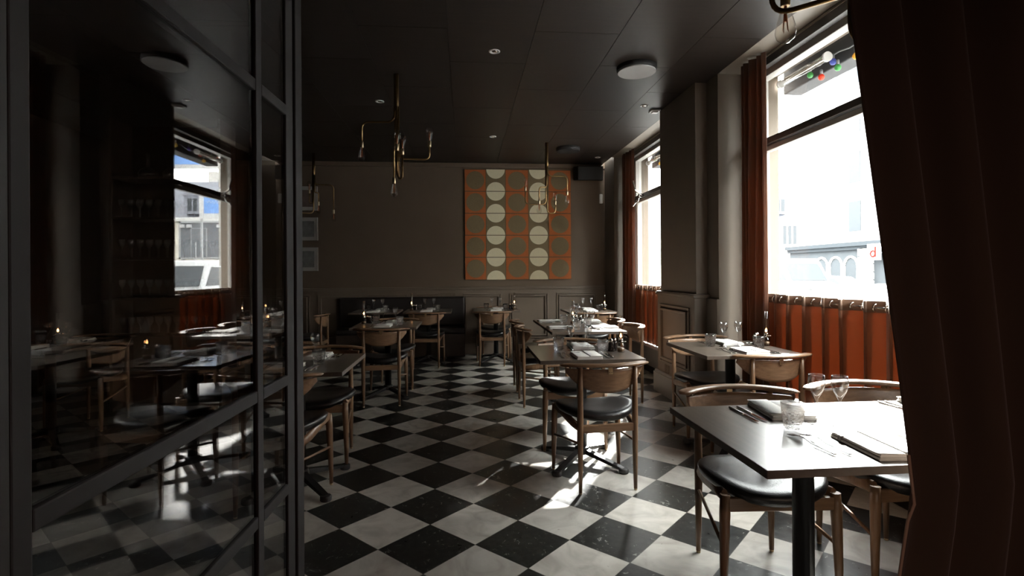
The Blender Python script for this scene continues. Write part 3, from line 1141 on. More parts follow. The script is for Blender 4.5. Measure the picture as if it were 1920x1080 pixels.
# the brightest table and its neighbour
put_table(1.140, 1.725, 0, 'pedestal table flooded with sun, closest to the brown drape')
T = 'the brightest table'
cx, cy = 1.14, 1.725
item(napkin, cx, cy, 0, .115, -.20, -4, 'folded white napkin at the edge of %s by the drape' % T, 'folded white napkins on the tables')
item(napkin, cx, cy, 0, .055, .225, 172, 'folded white napkin behind the tumbler on %s' % T, 'folded white napkins on the tables')
item(tumbler, cx, cy, 0, -.022, .02, 10, 'cut glass tumbler standing on %s' % T, 'cut glass tumblers')
item(wine, cx, cy, 0, .095, .065, 0, 'stemmed wine glass nearer the tumbler on %s' % T, 'stemmed wine glasses')
item(wine, cx, cy, 0, .160, .035, 0, 'stemmed wine glass nearer the drape on %s' % T, 'stemmed wine glasses')
item(fork, cx, cy, 0, -.075, -.155, 4, 'steel fork farther from the napkin on %s' % T, 'steel forks')
item(fork, cx, cy, 0, -.030, -.160, 4, 'steel fork nearer the napkin on %s' % T, 'steel forks')
item(knife, cx, cy, 0, -.105, .195, 180, 'steel knife closest to the table edge on %s' % T, 'steel knives')
item(knife, cx, cy, 0, -.070, .200, 180, 'steel knife next to the napkin on %s' % T, 'steel knives')
item(knife, cx, cy, 0, .265, -.16, 0, 'steel knife beside the drape on %s' % T, 'steel knives')
put_table(1.801, 1.725, 0, 'pedestal table mostly hidden behind the brown drape')
dress(1.801, 1.725, 'the drape-hidden table', cutlery=2, lampmills=False)

put_table(1.860, 3.625, 0, 'pedestal table against the rust cafe curtain')
dress(1.860, 3.625, 'the cafe curtain table', lamp_at=(.270, .065), off=(.035, 0))
put_table(.785, 3.575, 0, 'pedestal table alone in the middle of the aisle')
dress(.785, 3.575, 'the middle aisle table', lamp_at=(.262, -.055), off=(-.005, 0))
put_table(1.120, 5.075, 90, 'pedestal table forming the front half of the sunlit double table')
dress(1.120, 5.075, 'the front half of the double table', ang=-90, side=('aisle', 'pier'), lampmills=False)
put_table(1.120, 5.745, 90, 'pedestal table forming the rear half of the sunlit double table')
dress(1.120, 5.745, 'the rear half of the double table', ang=-90, side=('aisle', 'pier'), lamp_at=(.24, 0))
put_table(1.720, 7.400, 0, 'pedestal table in the corner under the wall speaker')
dress(1.720, 7.400, 'the corner table', cutlery=1, lamp_at=(.24, .0))
put_table(.450, 7.800, 0, 'pedestal table below the wall hanging of circles')
dress(.450, 7.800, 'the table below the hanging', cutlery=1, lamp_at=(.27, .0))
put_table(-.810, 5.740, 0, 'dim pedestal table in the middle of the room with a tall lit lamp')
dress(-.810, 5.740, 'the dim mid-room table', cutlery=1, lamp_at=(-.265, .10))
put_table(-.520, 7.780, 0, 'pedestal table at the banquette, closer to the wall hanging')
dress(-.520, 7.780, 'the banquette table by the hanging', cutlery=0, lamp_at=(-.24, .0))
put_table(-1.250, 7.780, 0, 'pedestal table at the dark banquette, farther from the wall hanging')
dress(-1.250, 7.780, 'the banquette table by the dark wall', cutlery=0, lampmills=False)
put_table(-1.000, 3.345, 0, 'dark pedestal table beside the end post of the partition')
dress(-1.000, 3.345, 'the dark partition table', lamp_at=(-.27, .13))
put_table(-2.520, 7.060, 0, 'dim pedestal table below the framed prints')
dress(-2.520, 7.060, 'the table below the prints', cutlery=0, lamp_at=(-.27, -.05))
put_table(-3.200, 4.450, 0, 'dark pedestal table seen through the partition glass')
dress(-3.200, 4.450, 'the table behind the glass', cutlery=1, lamp_at=(.04, .02))

# ------------------------------------------------------------------ chandeliers
def bulb_set(root, p, up, parent_list=None):
    """socket and clear bulb at arm end p, pointing up (+1) or down (-1)"""
    x, y, z = p
    s = 1 if up else -1
    b = BM(); lathe(b, [(.013, 0), (.015, s * .004), (.015, s * .050), (.013, s * .054)], 14, p)
    so = obj('socket', b, M['brass_light'], root)
    b = BM()
    prof = [(.013, .050), (.015, .062), (.022, .090), (.030, .122), (.032, .140), (.027, .158), (.014, .170), (.002, .174)]
    lathe(b, [(r, s * h) for r, h in prof], 18, p, cap=False)
    bu = obj('bulb', b, M['bulb_glass'], root)
    b = BM()
    lathe(b, [(.005, s * .055), (.004, s * .085), (.002, s * .105)], 8, p)
    for k in range(4):
        a = k * PI / 2
        tube(b, [(x + .004 * math.cos(a), y + .004 * math.sin(a), z + s * .075), (x + .010 * math.cos(a), y + .010 * math.sin(a), z + s * .135), (x + .004 * math.cos(a + .8), y + .004 * math.sin(a + .8), z + s * .085)], .0010, 5)
    obj('filament', b, M['filament'], bu)

def chandelier(cx, cy, label, stems, r=.0085, canopy=True):
    """stems: list of (dx, dy, z_turn, hx, hy, z_end): tube drops beside the axis, turns out to (hx,hy) and ends at z_end"""
    root = empty('chandelier', (cx, cy, Z_C))
    tag(root, label, 'chandelier', 'brass tube chandeliers')
    b = BM(); lathe(b, [(.022, 0), (.022, -.30), (.018, -.31)], 16)
    obj('ceiling_stem', b, M['brass'], root)
    for dx, dy, zt, hx, hy, ze in stems:
        b = BM()
        z0 = -.28
        pts = [(dx, dy, z0), (dx, dy, zt - Z_C), (hx, hy, zt - Z_C), (hx, hy, ze - Z_C)]
        tube(b, fillet(pts, .065, 6), r, 10)
        obj('arm', b, M['brass'], root)
        bulb_set(root, (hx, hy, ze - Z_C), ze > zt)
    return root
chandelier(-.580, 4.714, 'brass tube chandelier hanging in the dark middle of the room',
           [(-.018, 0, 2.590, -.300, .02, 2.420), (.018, -.010, 2.270, .280, .02, 2.380), (.004, -.018, 2.12, .03, -.22, 2.29), (-.014, .016, 2.40, -.05, .20, 2.14), (.012, .016, 2.10, .05, -.02, 2.30)])
chandelier(1.098, 7.063, 'brass tube chandelier in front of the wall hanging of circles',
           [(.012, .0, 2.560, .272, .0, 2.360), (-.014, .0, 2.180, -.288, .0, 2.360), (-.006, -.016, 2.400, -.122, -.12, 2.220), (.006, .014, 2.065, .115, .02, 2.18)])
chandelier(-2.147, 7.900, 'brass tube chandelier in front of the framed prints',
           [(-.014, 0, 2.29, -.062, 0, 2.43), (.014, 0, 2.44, .064, 0, 2.31), (0, -.016, 2.14, -.25, -.1, 2.30), (0, .016, 2.56, .265, .05, 2.20)])
chandelier(1.19, 1.46, 'brass tube chandelier over the brightest table, cut off by the frame top',
           [(-.012, .010, 2.42, -.150, .190, 2.190), (.012, .010, 2.112, -.186, .208, 2.31), (-.042, .038, 1.955, .16, .03, 2.20), (.0, -.016, 2.50, .18, -.16, 2.24)], r=.0085)

# ------------------------------------------------------------------ ceiling fittings
def ceiling_speaker(x, y, r, label, pale=True):
    root = empty('ceiling_speaker', (x, y, Z_C))
    tag(root, label, 'ceiling speaker', 'round fittings in the ceiling')
    b = BM(); lathe(b, [(r * .98, 0), (r * 1.0, -.004), (r * 1.0, -.030), (r * .96, -.042)], 40)
    obj('housing', b, M['speaker_black'], root)
    b = BM()
    prof = [(r * .955, -.040), (r * .955, -.050)]
    rr = r * .94
    while rr > .012:
        prof += [(rr, -.052), (rr - .004, -.050)]
        rr -= .009
    prof.append((.002, -.052))
    lathe(b, prof, 40)
    obj('grille', b, M['grille'] if pale else M['speaker_black'], root)
    return root
ceiling_speaker(1.448, 4.385, .165, 'large round pale speaker hanging from the charcoal ceiling')
ceiling_speaker(1.435, 7.317, .165, 'round dark speaker in the ceiling near the wall hanging', False)
for (x, y), lab in (((.241, 4.160), 'recessed ceiling spot out in the open middle of the ceiling'), ((1.865, 5.410), 'bright recessed ceiling spot next to the pier'),
                    ((-.836, 5.457), 'recessed ceiling spot behind the mid-room chandelier'), ((.365, 6.773), 'recessed ceiling spot above the wall hanging end'),
                    ((2.004, 7.903), 'recessed ceiling spot above the wall speaker')):
    root = empty('ceiling_spotlight', (x, y, Z_C))
    tag(root, lab, 'spotlight', 'small recessed ceiling spots')
    b = BM(); lathe(b, [(.044, 0), (.044, -.004), (.036, -.007), (.030, -.002), (.029, .0)], 24, cap=False)
    obj('ring', b, M['plastic_white'], root)
    b = BM(); lathe(b, [(.029, -.001), (.015, -.005), (.001, -.006)], 20)
    obj('lens', b, M['chrome'], root)
bm = BM(); box(bm, -.05, .05, -.05, .05, -.018, 0); prism(bm, [(-.03, -.03), (.03, -.03), (.03, .03), (-.03, .03)], -.03, -.018)
tag(obj('smoke_detector', bm, M['plastic_white'], None, loc=(2.03, 5.56, Z_C), bevel=.004), 'small white square detector tucked between pier and ceiling', 'detector')

# ------------------------------------------------------------------ things on the walls
def wall_hanging():
    x0, x1, z0, z1 = .005, 1.695, 1.165, 2.900
    root = empty('wall_hanging', ((x0 + x1) / 2, BACKY - .012, (z0 + z1) / 2))
    tag(root, 'square woven hanging with rows of circles in orange, olive and cream', 'wall hanging')
    W, Hh = x1 - x0, z1 - z0
    b = BM()
    box(b, -W / 2, W / 2, -.018, .010, -Hh / 2, Hh / 2, 3)
    cols = [0, .199, .380, .596, .785, 1.0]
    rows = [0, .199, .397, .5965, .796, 1.0]      # from the top
    def quad(u0, u1, v0, v1, y_, mi):
        box(b, (u0 - .5) * W, (u1 - .5) * W, y_, y_ + .003, (.5 - v1) * Hh, (.5 - v0) * Hh, mi)
    def disc(cu, cv, r, y_, mi, v0=-1, v1=2):
        """disc, cut at v0 and v1"""
        cxx, czz = (cu - .5) * W, (.5 - cv) * Hh
        top, bot = (.5 - v0) * Hh, (.5 - v1) * Hh
        pts = []
        for i in range(48):
            a = 2 * PI * i / 48
            pts.append((cxx + r * math.cos(a), min(top, max(bot, czz + r * math.sin(a)))))
        q = []
        for p in pts:
            if not q or (abs(p[0] - q[-1][0]) + abs(p[1] - q[-1][1])) > 1e-5: q.append(p)
        lo = [b.verts.new((p[0], y_, p[1])) for p in q]
        f = b.faces.new(lo); f.material_index = mi
    R_ = .146
    for c in range(5):
        if c % 2 == 0:
            for k in range(5):
                quad(cols[c] + .003, cols[c + 1] - .003, rows[k] + .0035, rows[k + 1] - .0035, -.0215, 0)
                disc((cols[c] + cols[c + 1]) / 2, (rows[k] + rows[k + 1]) / 2, R_ * .97, -.0225, 1)
        else:
            quad(cols[c] + .001, cols[c + 1] - .001, 0, 1, -.0205, 1)
            for k in range(6):
                lim = ((0, .999)[0], .999)
                disc((cols[c] + cols[c + 1]) / 2, rows[k], R_, -.0225, 2, .0, .999)
                if 0 < k < 5:
                    cu = (cols[c] + cols[c + 1]) / 2
                    quad(cu - .086, cu + .086, rows[k] - .003, rows[k] + .003, -.0245, 3)
    obj('woven_cloth', b, [M['hang_orange'], M['hang_olive'], M['hang_cream'], M['hang_brown']], root, recalc=True)
wall_hanging()

for k, (z0, z1, mm, lab) in enumerate(((2.245, 2.613, 'print_brown', 'framed brown print, topmost of the column behind the chandelier'), (1.786, 2.138, 'print_grey', 'framed grey print, middle one of the column'), (1.320, 1.680, 'print_grey', 'framed grey print, lowest of the column'))):
    root = empty('framed_print', (-2.46, BACKY - .002, (z0 + z1) / 2))
    tag(root, lab, 'picture', 'framed prints in a column')
    h = (z1 - z0) / 2
    b = BM()
    w = .225
    for a in ((-w, w, h - .016, h), (-w, w, -h, -h + .016), (-w, -w + .016, -h + .016, h - .016), (w - .016, w, -h + .016, h - .016)):
        box(b, a[0], a[1], -.026, 0, a[2], a[3])
    obj('frame', b, M['paper'], root, bevel=.002)
    b = BM(); box(b, -w + .016, w - .016, -.016, -.002, -h + .016, h - .016)
    obj('mount', b, M['paper'], root)
    b = BM(); box(b, -w + .055, w - .055, -.0185, -.016, -h + .055, h - .055)
    obj('print', b, M[mm], root)

def wall_speaker():
    root = empty('wall_speaker', (1.965, BACKY - .02, 2.845))
    tag(root, 'black speaker box angled down in the corner above the panelling', 'speaker')
    b = BM()
    v = box(b, -.235, .235, -.22, -.03, -.11, .11)
    for p in v:
        if p.co.y < -.1: p.co.x *= .86; p.co.z -= .025
    obj('cabinet', b, M['speaker_black'], root, bevel=.012)
    b = BM(); tube(b, [(.19, -.03, .10), (.24, -.02, .14)], .006, 8); box(b, -.03, .03, -.03, .02, -.05, .05)
    obj('bracket', b, M['plastic_white'], root)
wall_speaker()
bm = BM(); box(bm, -.028, .028, -.035, 0, -.075, .075)
tag(obj('wall_sensor', bm, M['plastic_white'], None, loc=(2.185, BACKY, 2.45), bevel=.012, bseg=3), 'small white sensor on the taupe wall by the corner', 'sensor')

# window latch hardware on the far window edge
root = empty('window_latch', (2.40, 7.19, 2.33))
tag(root, 'chrome latch arm and hook at the transom of the small window', 'latch')
b = BM(); tube(b, [(.06, 0, 0), (-.06, -.01, .06), (-.09, .0, .20)], [.010, .014, .012], 8)
obj('arm', b, M['chrome'], root)
b = BM(); tube(b, fillet([(.06, 0, -.02), (-.02, -.05, -.03), (-.03, -.04, -.09), (-.05, -.01, -.10), (-.10, -.02, -.16)], .03), .008, 8)
lathe(b, [(.004, -.02), (.016, -.012), (.016, .012), (.004, .02)], 12)
obj('hook', b, M['chrome'], root)

# banquette along the back wall
def banq():
    root = empty('banquette', (-.9, 8.22, 0))
    tag(root, 'long dark leather banquette against the panelled back wall', 'bench')
    b = BM(); box(b, -1.0, .90, -.13, .17, .02, .36)
    obj('plinth', b, M['shelf_wood'], root, bevel=.005)
    b = BM(); box(b, -1.0, .90, -.16, .17, .36, .46)
    obj('seat', b, M['banquette'], root, bevel=.03, bseg=3)
    b = BM(); box(b, -1.0, .90, .10, .19, .46, .91)
    obj('backrest', b, M['banquette'], root, bevel=.03, bseg=3)
banq()

# ------------------------------------------------------------------ bar shelves with wine glasses behind the partition
def bar_shelf():
    x0, x1, y = -3.30, -2.30, 5.30
    root = empty('bar_shelf', ((x0 + x1) / 2, y + .17, 0))
    tag(root, 'dark shelving full of wine glasses seen behind the partition glass', 'shelf')
    w = (x1 - x0) / 2
    b = BM(); box(b, -w, w, .15, .17, 0, 2.75); box(b, -w, -w + .025, -.17, .15, 0, 2.75); box(b, w - .025, w, -.17, .15, 0, 2.75)
    obj('cabinet', b, M['shelf_wood'], root)
    for z in (.35, .70, 1.06, 1.44, 1.82, 2.20):
        b = BM(); box(b, -w + .025, w - .025, -.17, .15, z - .02, z)
        obj('board', b, M['shelf_wood'], root)
    n = 0
    names = {.70: 'lowest', 1.06: 'second', 1.44: 'third', 1.82: 'top'}
    for z in (.70, 1.06, 1.44, 1.82):
        for row in (0, 1):
            for k in range(11):
                place(wine, (x0 + .075 + k * .083 + row * .012, y + .07 + row * .11, z + .001), 0,
                      'stemmed wine glass in the %s row on the %s bar shelf board' % (('front', 'rear')[row], names[z]), 'wine glasses in the %s row on the %s bar shelf' % (('front', 'rear')[row], names[z]))
    for k, x in enumerate((-3.02, -2.80)):
        b = BM(); lathe(b, [(.05, 0), (.075, .01), (.085, .045), (.070, .080), (.020, .110), (.014, .18), (.020, .235), (.018, .235), (.012, .18), (.018, .112), (.066, .080), (.080, .045), (.07, .014), (.002, .010)], 24)
        tag(obj('decanter', b, M['wine'], None, loc=(x, y + .13, 2.201)), ('round glass decanter at the outer end of the top bar shelf', 'round glass decanter next to the outermost one')[k], 'decanter', 'decanters on the top bar shelf')
bar_shelf()

# added warm fill light, hung unseen behind the camera in pendant form
root = empty('fill_pendant', (0.5, -1.3, Z_C))
tag(root, 'added fill light shaped as a brass pendant, unseen behind the viewer', 'lamp')
b = BM(); tube(b, [(0, 0, 0), (0, 0, -.55)], .004, 6)
obj('cord', b, M['speaker_black'], root)
b = BM(); lathe(b, [(.03, -.54), (.09, -.62), (.16, -.70), (.155, -.70), (.085, -.625), (.025, -.55)], 28, cap=False)
obj('shade', b, M['brass'], root)
b = BM(); lathe(b, [(.01, -.60), (.035, -.63), (.035, -.67), (.01, -.70)], 14)
obj('bulb', b, emis('warm_fill_glow', (1.0, .60, .50), 600.0), root)

# ------------------------------------------------------------------ the street outside
GZ = -.45
M['asphalt'] = pbr('asphalt', (0.10, 0.10, 0.10), 0.9, noise=0.2, nscale=2)
M['stone'] = pbr('pale_stone', (0.55, 0.53, 0.49), 0.8, noise=0.12, nscale=2)
M['cream'] = pbr('cream_render', (0.60, 0.57, 0.50), 0.85, noise=0.04, nscale=1)
M['facade'] = pbr('grey_stone_facade', (0.26, 0.25, 0.235), 0.85, noise=0.10, nscale=1)
M['granite'] = pbr('dark_granite', (0.034, 0.037, 0.040), 0.9, spec=0.0, noise=0.10, nscale=1)
M['granite_trim'] = pbr('dark_granite_trim', (0.026, 0.029, 0.032), 0.9, spec=0.0)
M['slate'] = pbr('slate_roof', (0.07, 0.075, 0.092), 0.6, noise=0.2, nscale=2)
M['street_glass'] = pbr('street_window_glass', (0.032, 0.035, 0.038), 0.6, spec=0.02)
M['street_frame'] = pbr('street_window_frame', (0.6, 0.6, 0.58), 0.6)
M['container'] = pbr('grey_container', (0.070, 0.076, 0.085), 0.6, noise=0.08, nscale=2)
M['container_trim'] = pbr('container_trim', (0.22, 0.225, 0.23), 0.6)
M['van_white'] = pbr('white_van_paint', (0.70, 0.71, 0.72), 0.3, coat=.5)
M['van_dark'] = pbr('van_dark_glass', (0.030, 0.033, 0.036), 0.4, spec=0.05)
M['tyre'] = pbr('tyre', (0.02, 0.02, 0.02), 0.8)
M['sign_white'] = pbr('white_sign_board', (0.62, 0.62, 0.62), 0.5)
M['sign_blue'] = pbr('blue_sign_square', (0.10, 0.20, 0.42), 0.5)
M['sign_red'] = pbr('red_sign_letter', (0.30, 0.012, 0.010), 0.8, spec=0.0)
M['silver_car'] = pbr('silver_car_paint', (0.5, 0.51, 0.52), 0.25, metal=.4, coat=.5)
M['awning'] = pbr('dark_awning', (0.045, 0.045, 0.048), 0.8)

bm = BM(); box(bm, 2.76, 110, -90, 130, GZ - .1, GZ)
struct('ground', bm, M['asphalt'])

def arch_outline(w, h, n=10):
    pts = [(-w / 2, 0), (w / 2, 0), (w / 2, h - w / 2)]
    for i in range(1, n):
        a = PI * i / n
        pts.append((w / 2 * math.cos(a), h - w / 2 + w / 2 * math.sin(a)))
    pts.append((-w / 2, h - w / 2))
    return pts

def vert_prism(bm, outline, depth0, depth1, fx, mi=0):
    """outline in (along, up); fx maps (along, up, depth) to xyz"""
    lo = [bm.verts.new(fx(a, u, depth0)) for a, u in outline]
    hi = [bm.verts.new(fx(a, u, depth1)) for a, u in outline]
    n = len(outline)
    bm.faces.new(lo).material_index = mi
    bm.faces.new(list(reversed(hi))).material_index = mi
    for i in range(n):
        j = (i + 1) % n
        bm.faces.new((lo[i], hi[i], hi[j], lo[j])).material_index = mi

def stone_building():
    X = 28.0
    root = empty('office_building', (X, 30, GZ))
    tag(root, 'tall stone building with arches and a granite ground floor across the street', 'building')
    b = BM()
    box(b, 0, 10, -86, 14, 0, 3.6)
    obj('ground_floor_wall', b, M['granite'], root)
    b = BM(); box(b, .6, 10, -86, 9, 3.6, 23)
    obj('upper_wall', b, M['facade'], root)
    b = BM(); box(b, -.45, 0, -86, 14, 3.45, 3.75); box(b, -.25, 0, -86, 14, 3.2, 3.45)
    box(b, .15, .6, -86, 9, 22.5, 23.1)
    obj('cornice', b, M['granite_trim'], root)
    for y in (9.8, 8.2, 6.6, -1.5, -3.5, -6.5, -9.5):
        b = BM(); vert_prism(b, arch_outline(1.15, 2.6), -.02, .25, lambda a, u, d: (d, y + a, u))
        ar = obj('arched_window', b, M['street_glass'], root)
        b = BM(); vert_prism(b, arch_outline(1.5, 2.8), -.10, -.03, lambda a, u, d: (d, y + a, u))
        # ring only: cut by inner opening is suggested with side and top blocks
        b.free()
        b = BM()
        box(b, -.10, 0, y - .78, y - .60, 0, 2.0); box(b, -.10, 0, y + .60, y + .78, 0, 2.0)
        for i in range(9):
            a0 = PI * (i + .5) / 9
            tube(b, [(-.05, y + .69 * math.cos(PI * i / 9), 2.02 + .69 * math.sin(PI * i / 9)), (-.05, y + .69 * math.cos(PI * (i + 1) / 9), 2.02 + .69 * math.sin(PI * (i + 1) / 9))], .09, 6)
        obj('surround', b, M['stone'], ar)
    for y in (5.0, 1.2):
        b = BM()
        for k in range(6):
            box(b, -.35, 0, y - .55, y + .55, k * .55, k * .55 + .48)
            box(b, -.25, 0, y - .45, y + .45, k * .55 + .48, k * .55 + .55)
        obj('rusticated_pillar', b, M['stone'], root)
    b = BM(); box(b, -.02, .2, 2.0, 4.1, 0, 2.7)
    obj('doorway', b, M['street_glass'], root)
    for j, z in enumerate((4.6, 8.2, 11.8, 15.4, 19.0)):
        for k in range(9):
            y = 7 - k * 3.6
            b = BM(); box(b, .56, .8, y - .6, y + .6, z, z + 2.2)
            obj('window', b, M['street_glass'], root)
stone_building()

# red letter sign by the portal
def d_sign():
    root = empty('shop_sign', (27.4, 33.7, 2.5))
    tag(root, 'white sign with a red letter d on the stone building', 'sign')
    b = BM(); box(b, -.05, .05, -.55, .55, -.55, .55)
    obj('board', b, M['sign_white'], root)
    b = BM(); box(b, .05, .598, -.4, -.3, -.1, 0); box(b, .05, .598, .3, .4, -.1, 0)
    obj('bracket', b, M['container_trim'], root)
    b = BM()
    # lower case d: bowl and tall stroke, reading from the street side
    n = 18
    pts_o = [(.20 * math.cos(2 * PI * i / n) + .03, .20 * math.sin(2 * PI * i / n) - .12) for i in range(n)]
    tube(b, [(-.07, p[0], p[1]) for p in pts_o] + [(-.07, pts_o[0][0], pts_o[0][1])], .055, 6)
    box(b, -.10, -.05, -.24, -.14, -.33, .36)
    obj('letter', b, M['sign_red'], root)
d_sign()

def corner_house():
    root = empty('corner_house', (31.0, 60, GZ))
    tag(root, 'cream corner house with slate mansard roof and grouped windows', 'building')
    b = BM(); box(b, -5.6, 12, 0, 14, 0, 7.8)
    box(b, 2.4, 12, -.5, 0, 0, 7.6)
    obj('wall', b, M['cream'], root)
    b = BM()
    v = box(b, -5.9, 12.3, -.6, 14, 7.8, 12.2)
    for p in v:
        if p.co.z > 10: p.co.y = max(1.6, p.co.y - 1.5) if p.co.y < 5 else 12; p.co.x *= .9
    obj('mansard_roof', b, M['slate'], root)
    b = BM(); box(b, -6.1, 12.5, -.8, .2, 7.55, 7.95); box(b, -6.0, 12.4, -.3, .1, 3.9, 4.1)
    obj('cornice', b, M['street_frame'], root)
    for xx in (-3.6, 1.2, 5.5):
        b = BM(); box(b, xx - .9, xx + .9, -.9, 1.2, 8.3, 10.3)
        d = obj('dormer', b, M['slate'], root)
        b = BM(); vert_prism(b, [(-1.1, 0), (1.1, 0), (0, .8)], -1.0, 1.2, lambda a, u, dd: (xx + a, dd, 10.3 + u))
        obj('gable', b, M['slate'], d)
        b = BM(); box(b, xx - .5, xx - .08, -.93, -.88, 8.6, 10.0); box(b, xx + .08, xx + .5, -.93, -.88, 8.6, 10.0)
        obj('dormer_window', b, M['street_glass'], d)
    for xx in (-3.9, -1.2, 1.5, 4.2, 6.9):
        for z in (1.0, 4.8):
            for k in range(3):
                b = BM(); box(b, xx + k * .62 - .85, xx + k * .62 - .45, -.55, .1, z, z + 2.2)
                obj('window', b, M['street_glass'], root)
    b = BM(); lathe(b, [(.8, 0), (.7, .8), (.35, 1.4), (.1, 2.6)], 8, (-.3, 4, 12.0))
    obj('roof_turret', b, M['slate'], root)
    b = BM(); box(b, 1.6, 2.6, 5, 6, 12, 14)
    obj('chimney', b, M['stone'], root)
corner_house()

# neighbouring house further left along the street view
bm = BM(); box(bm, 33.5, 46, 76, 88, GZ, 8)
v = box(bm, 33.3, 46, 75.8, 88, 8, 11.5, 1)
for p in v:
    if p.co.z > 10: p.co.y = 82
tag(obj('terrace_house', bm, [M['cream'], M['slate']]), 'distant pale terrace house behind the corner house', 'building')

def site_container():
    root = empty('site_container', (16.75, 32.5, GZ))
    tag(root, 'grey site container raised on legs with a pale framed door', 'container')
    b = BM(); box(b, -1.5, 1.1, 0, 6, 2.72, 4.85)
    obj('body', b, M['container'], root)
    b = BM()
    for x in (-1.55, 1.1): box(b, x - .04, x + .06, -.06, .04, 2.65, 4.9)
    box(b, -1.55, 1.15, -.06, .04, 4.80, 4.92); box(b, -1.55, 1.15, -.06, .04, 2.65, 2.75)
    obj('corner_frame', b, M['container_trim'], root)
    b = BM(); box(b, -.42, .42, -.05, .0, 2.78, 4.45)
    d = obj('door', b, M['container'], root)
    b = BM()
    box(b, -.47, -.42, -.07, .0, 2.78, 4.5); box(b, .42, .47, -.07, .0, 2.78, 4.5); box(b, -.47, .47, -.07, .0, 4.45, 4.5)
    obj('door_frame', b, M['container_trim'], d)
    for k, (lx, ly) in enumerate(((-1.4, .1), (1.0, .1), (-1.4, 5.8), (1.0, 5.8))):
        b = BM(); box(b, lx - .07, lx + .07, ly - .07, ly + .07, 0, 2.72)
        obj('leg', b, M['container_trim'], root)
    b = BM()
    tube(b, [(-.3, -.9, 0), (-.3, -.15, 2.7)], .04, 6); tube(b, [(.2, -.9, 0), (.2, -.15, 2.7)], .04, 6); tube(b, [(-.3, -.9, .1), (-.3, -.9, 3.6)], .03, 6)
    for k in range(8):
        box(b, -.3, .2, -.9 + k * .095 - .06, -.9 + k * .095 + .06, .3 + k * .32 - .02, .3 + k * .32 + .02)
    obj('stair', b, M['container_trim'], root)
    for k, x in enumerate((-1.2, .55, .95)):
        b = BM(); box(b, x - .12, x + .12, -.14, 0, 4.52, 4.70)
        obj('floodlight', b, M['sign_white'], root)
    b = BM(); box(b, -.9, 1.0, .4, 5.5, .1, 2.3)
    obj('store_below', b, M['awning'], root)
site_container()

def van(loc, rz, label, name='delivery_van'):
    root = empty(name, loc, rz)
    tag(root, label, 'van')
    b = BM()
    # side profile (y forward is -y), x is width
    prof = [(-2.5, .45), (-2.55, 1.0), (-1.75, 1.25), (-1.15, 2.05), (-.9, 2.25), (2.6, 2.35), (2.65, .45)]
    lo = [b.verts.new((-.95, a, u)) for a, u in prof]; hi = [b.verts.new((.95, a, u)) for a, u in prof]
    b.faces.new(lo); b.faces.new(list(reversed(hi)))
    for i in range(len(prof)):
        j = (i + 1) % len(prof)
        b.faces.new((lo[i], hi[i], hi[j], lo[j]))
    obj('body', b, M['van_white'], root, bevel=.06, bseg=3)
    b = BM()
    q = [b.verts.new(p) for p in ((-.80, -1.77, 1.30), (.80, -1.77, 1.30), (.74, -1.20, 2.03), (-.74, -1.20, 2.03))]
    b.faces.new(q)
    obj('windscreen', b, M['van_dark'], root, solid=.03)
    for s in (-1, 1):
        b = BM(); vert_prism(b, [(-1.6, 1.3), (-.3, 1.3), (-.3, 2.0), (-1.05, 2.0)], .955, .965, lambda a, u, d: (s * d, a, u))
        obj('side_window', b, M['van_dark'], root)
        for y in (-1.7, 1.7):
            b = BM(); lathe(b, [(.30, -.10), (.33, -.08), (.33, .08), (.30, .10)], 20)
            obj('wheel', b, M['tyre'], root, loc=(s * .88, y, .33), rot=(0, PI / 2, 0))
        b = BM(); box(b, s * .62 - .14, s * .62 + .14, -2.60, -2.52, .80, .98)
        obj('headlight', b, M['chrome'], root)
van((10.75, 21.4, GZ + .0), math.radians(-8), 'white van parked in front of the grey site container')
van((14.8, 23.6, GZ), math.radians(0), 'white van parked nose-on beyond the large window', 'parked_van')

def car(loc, rz, label, mat):
    root = empty('parked_car', loc, rz)
    tag(root, label, 'car', 'cars parked in the street')
    b = BM()
    prof = [(-2.1, .30), (-2.15, .75), (-1.2, .92), (-.55, 1.38), (.7, 1.43), (1.5, 1.0), (2.1, .90), (2.12, .30)]
    lo = [b.verts.new((-.86, a, u)) for a, u in prof]; hi = [b.verts.new((.86, a, u)) for a, u in prof]
    for v_ in lo + hi:
        if v_.co.z > 1.1: v_.co.x *= .80
    b.faces.new(lo); b.faces.new(list(reversed(hi)))
    for i in range(len(prof)):
        j = (i + 1) % len(prof)
        b.faces.new((lo[i], hi[i], hi[j], lo[j]))
    obj('body', b, mat, root, bevel=.06, bseg=3)
    for s in (-1, 1):
        b = BM(); vert_prism(b, [(-1.0, .96), (1.3, .98), (.65, 1.36), (-.52, 1.32)], 0, .02, lambda a, u, d: (s * (.84 - (u - .96) * .35 + d), a, u))
        obj('side_window', b, M['van_dark'], root)
        for y in (-1.35, 1.35):
            b = BM(); lathe(b, [(.27, -.10), (.30, -.08), (.30, .08), (.27, .10)], 20)
            obj('wheel', b, M['tyre'], root, loc=(s * .80, y, .30), rot=(0, PI / 2, 0))
car((8.8, 10.3, GZ), 0, 'pale car roof just above the cafe curtain outside', M['van_white'])
car((20.0, 27.5, GZ), math.radians(20), 'silver car parked before the stone building', M['silver_car'])

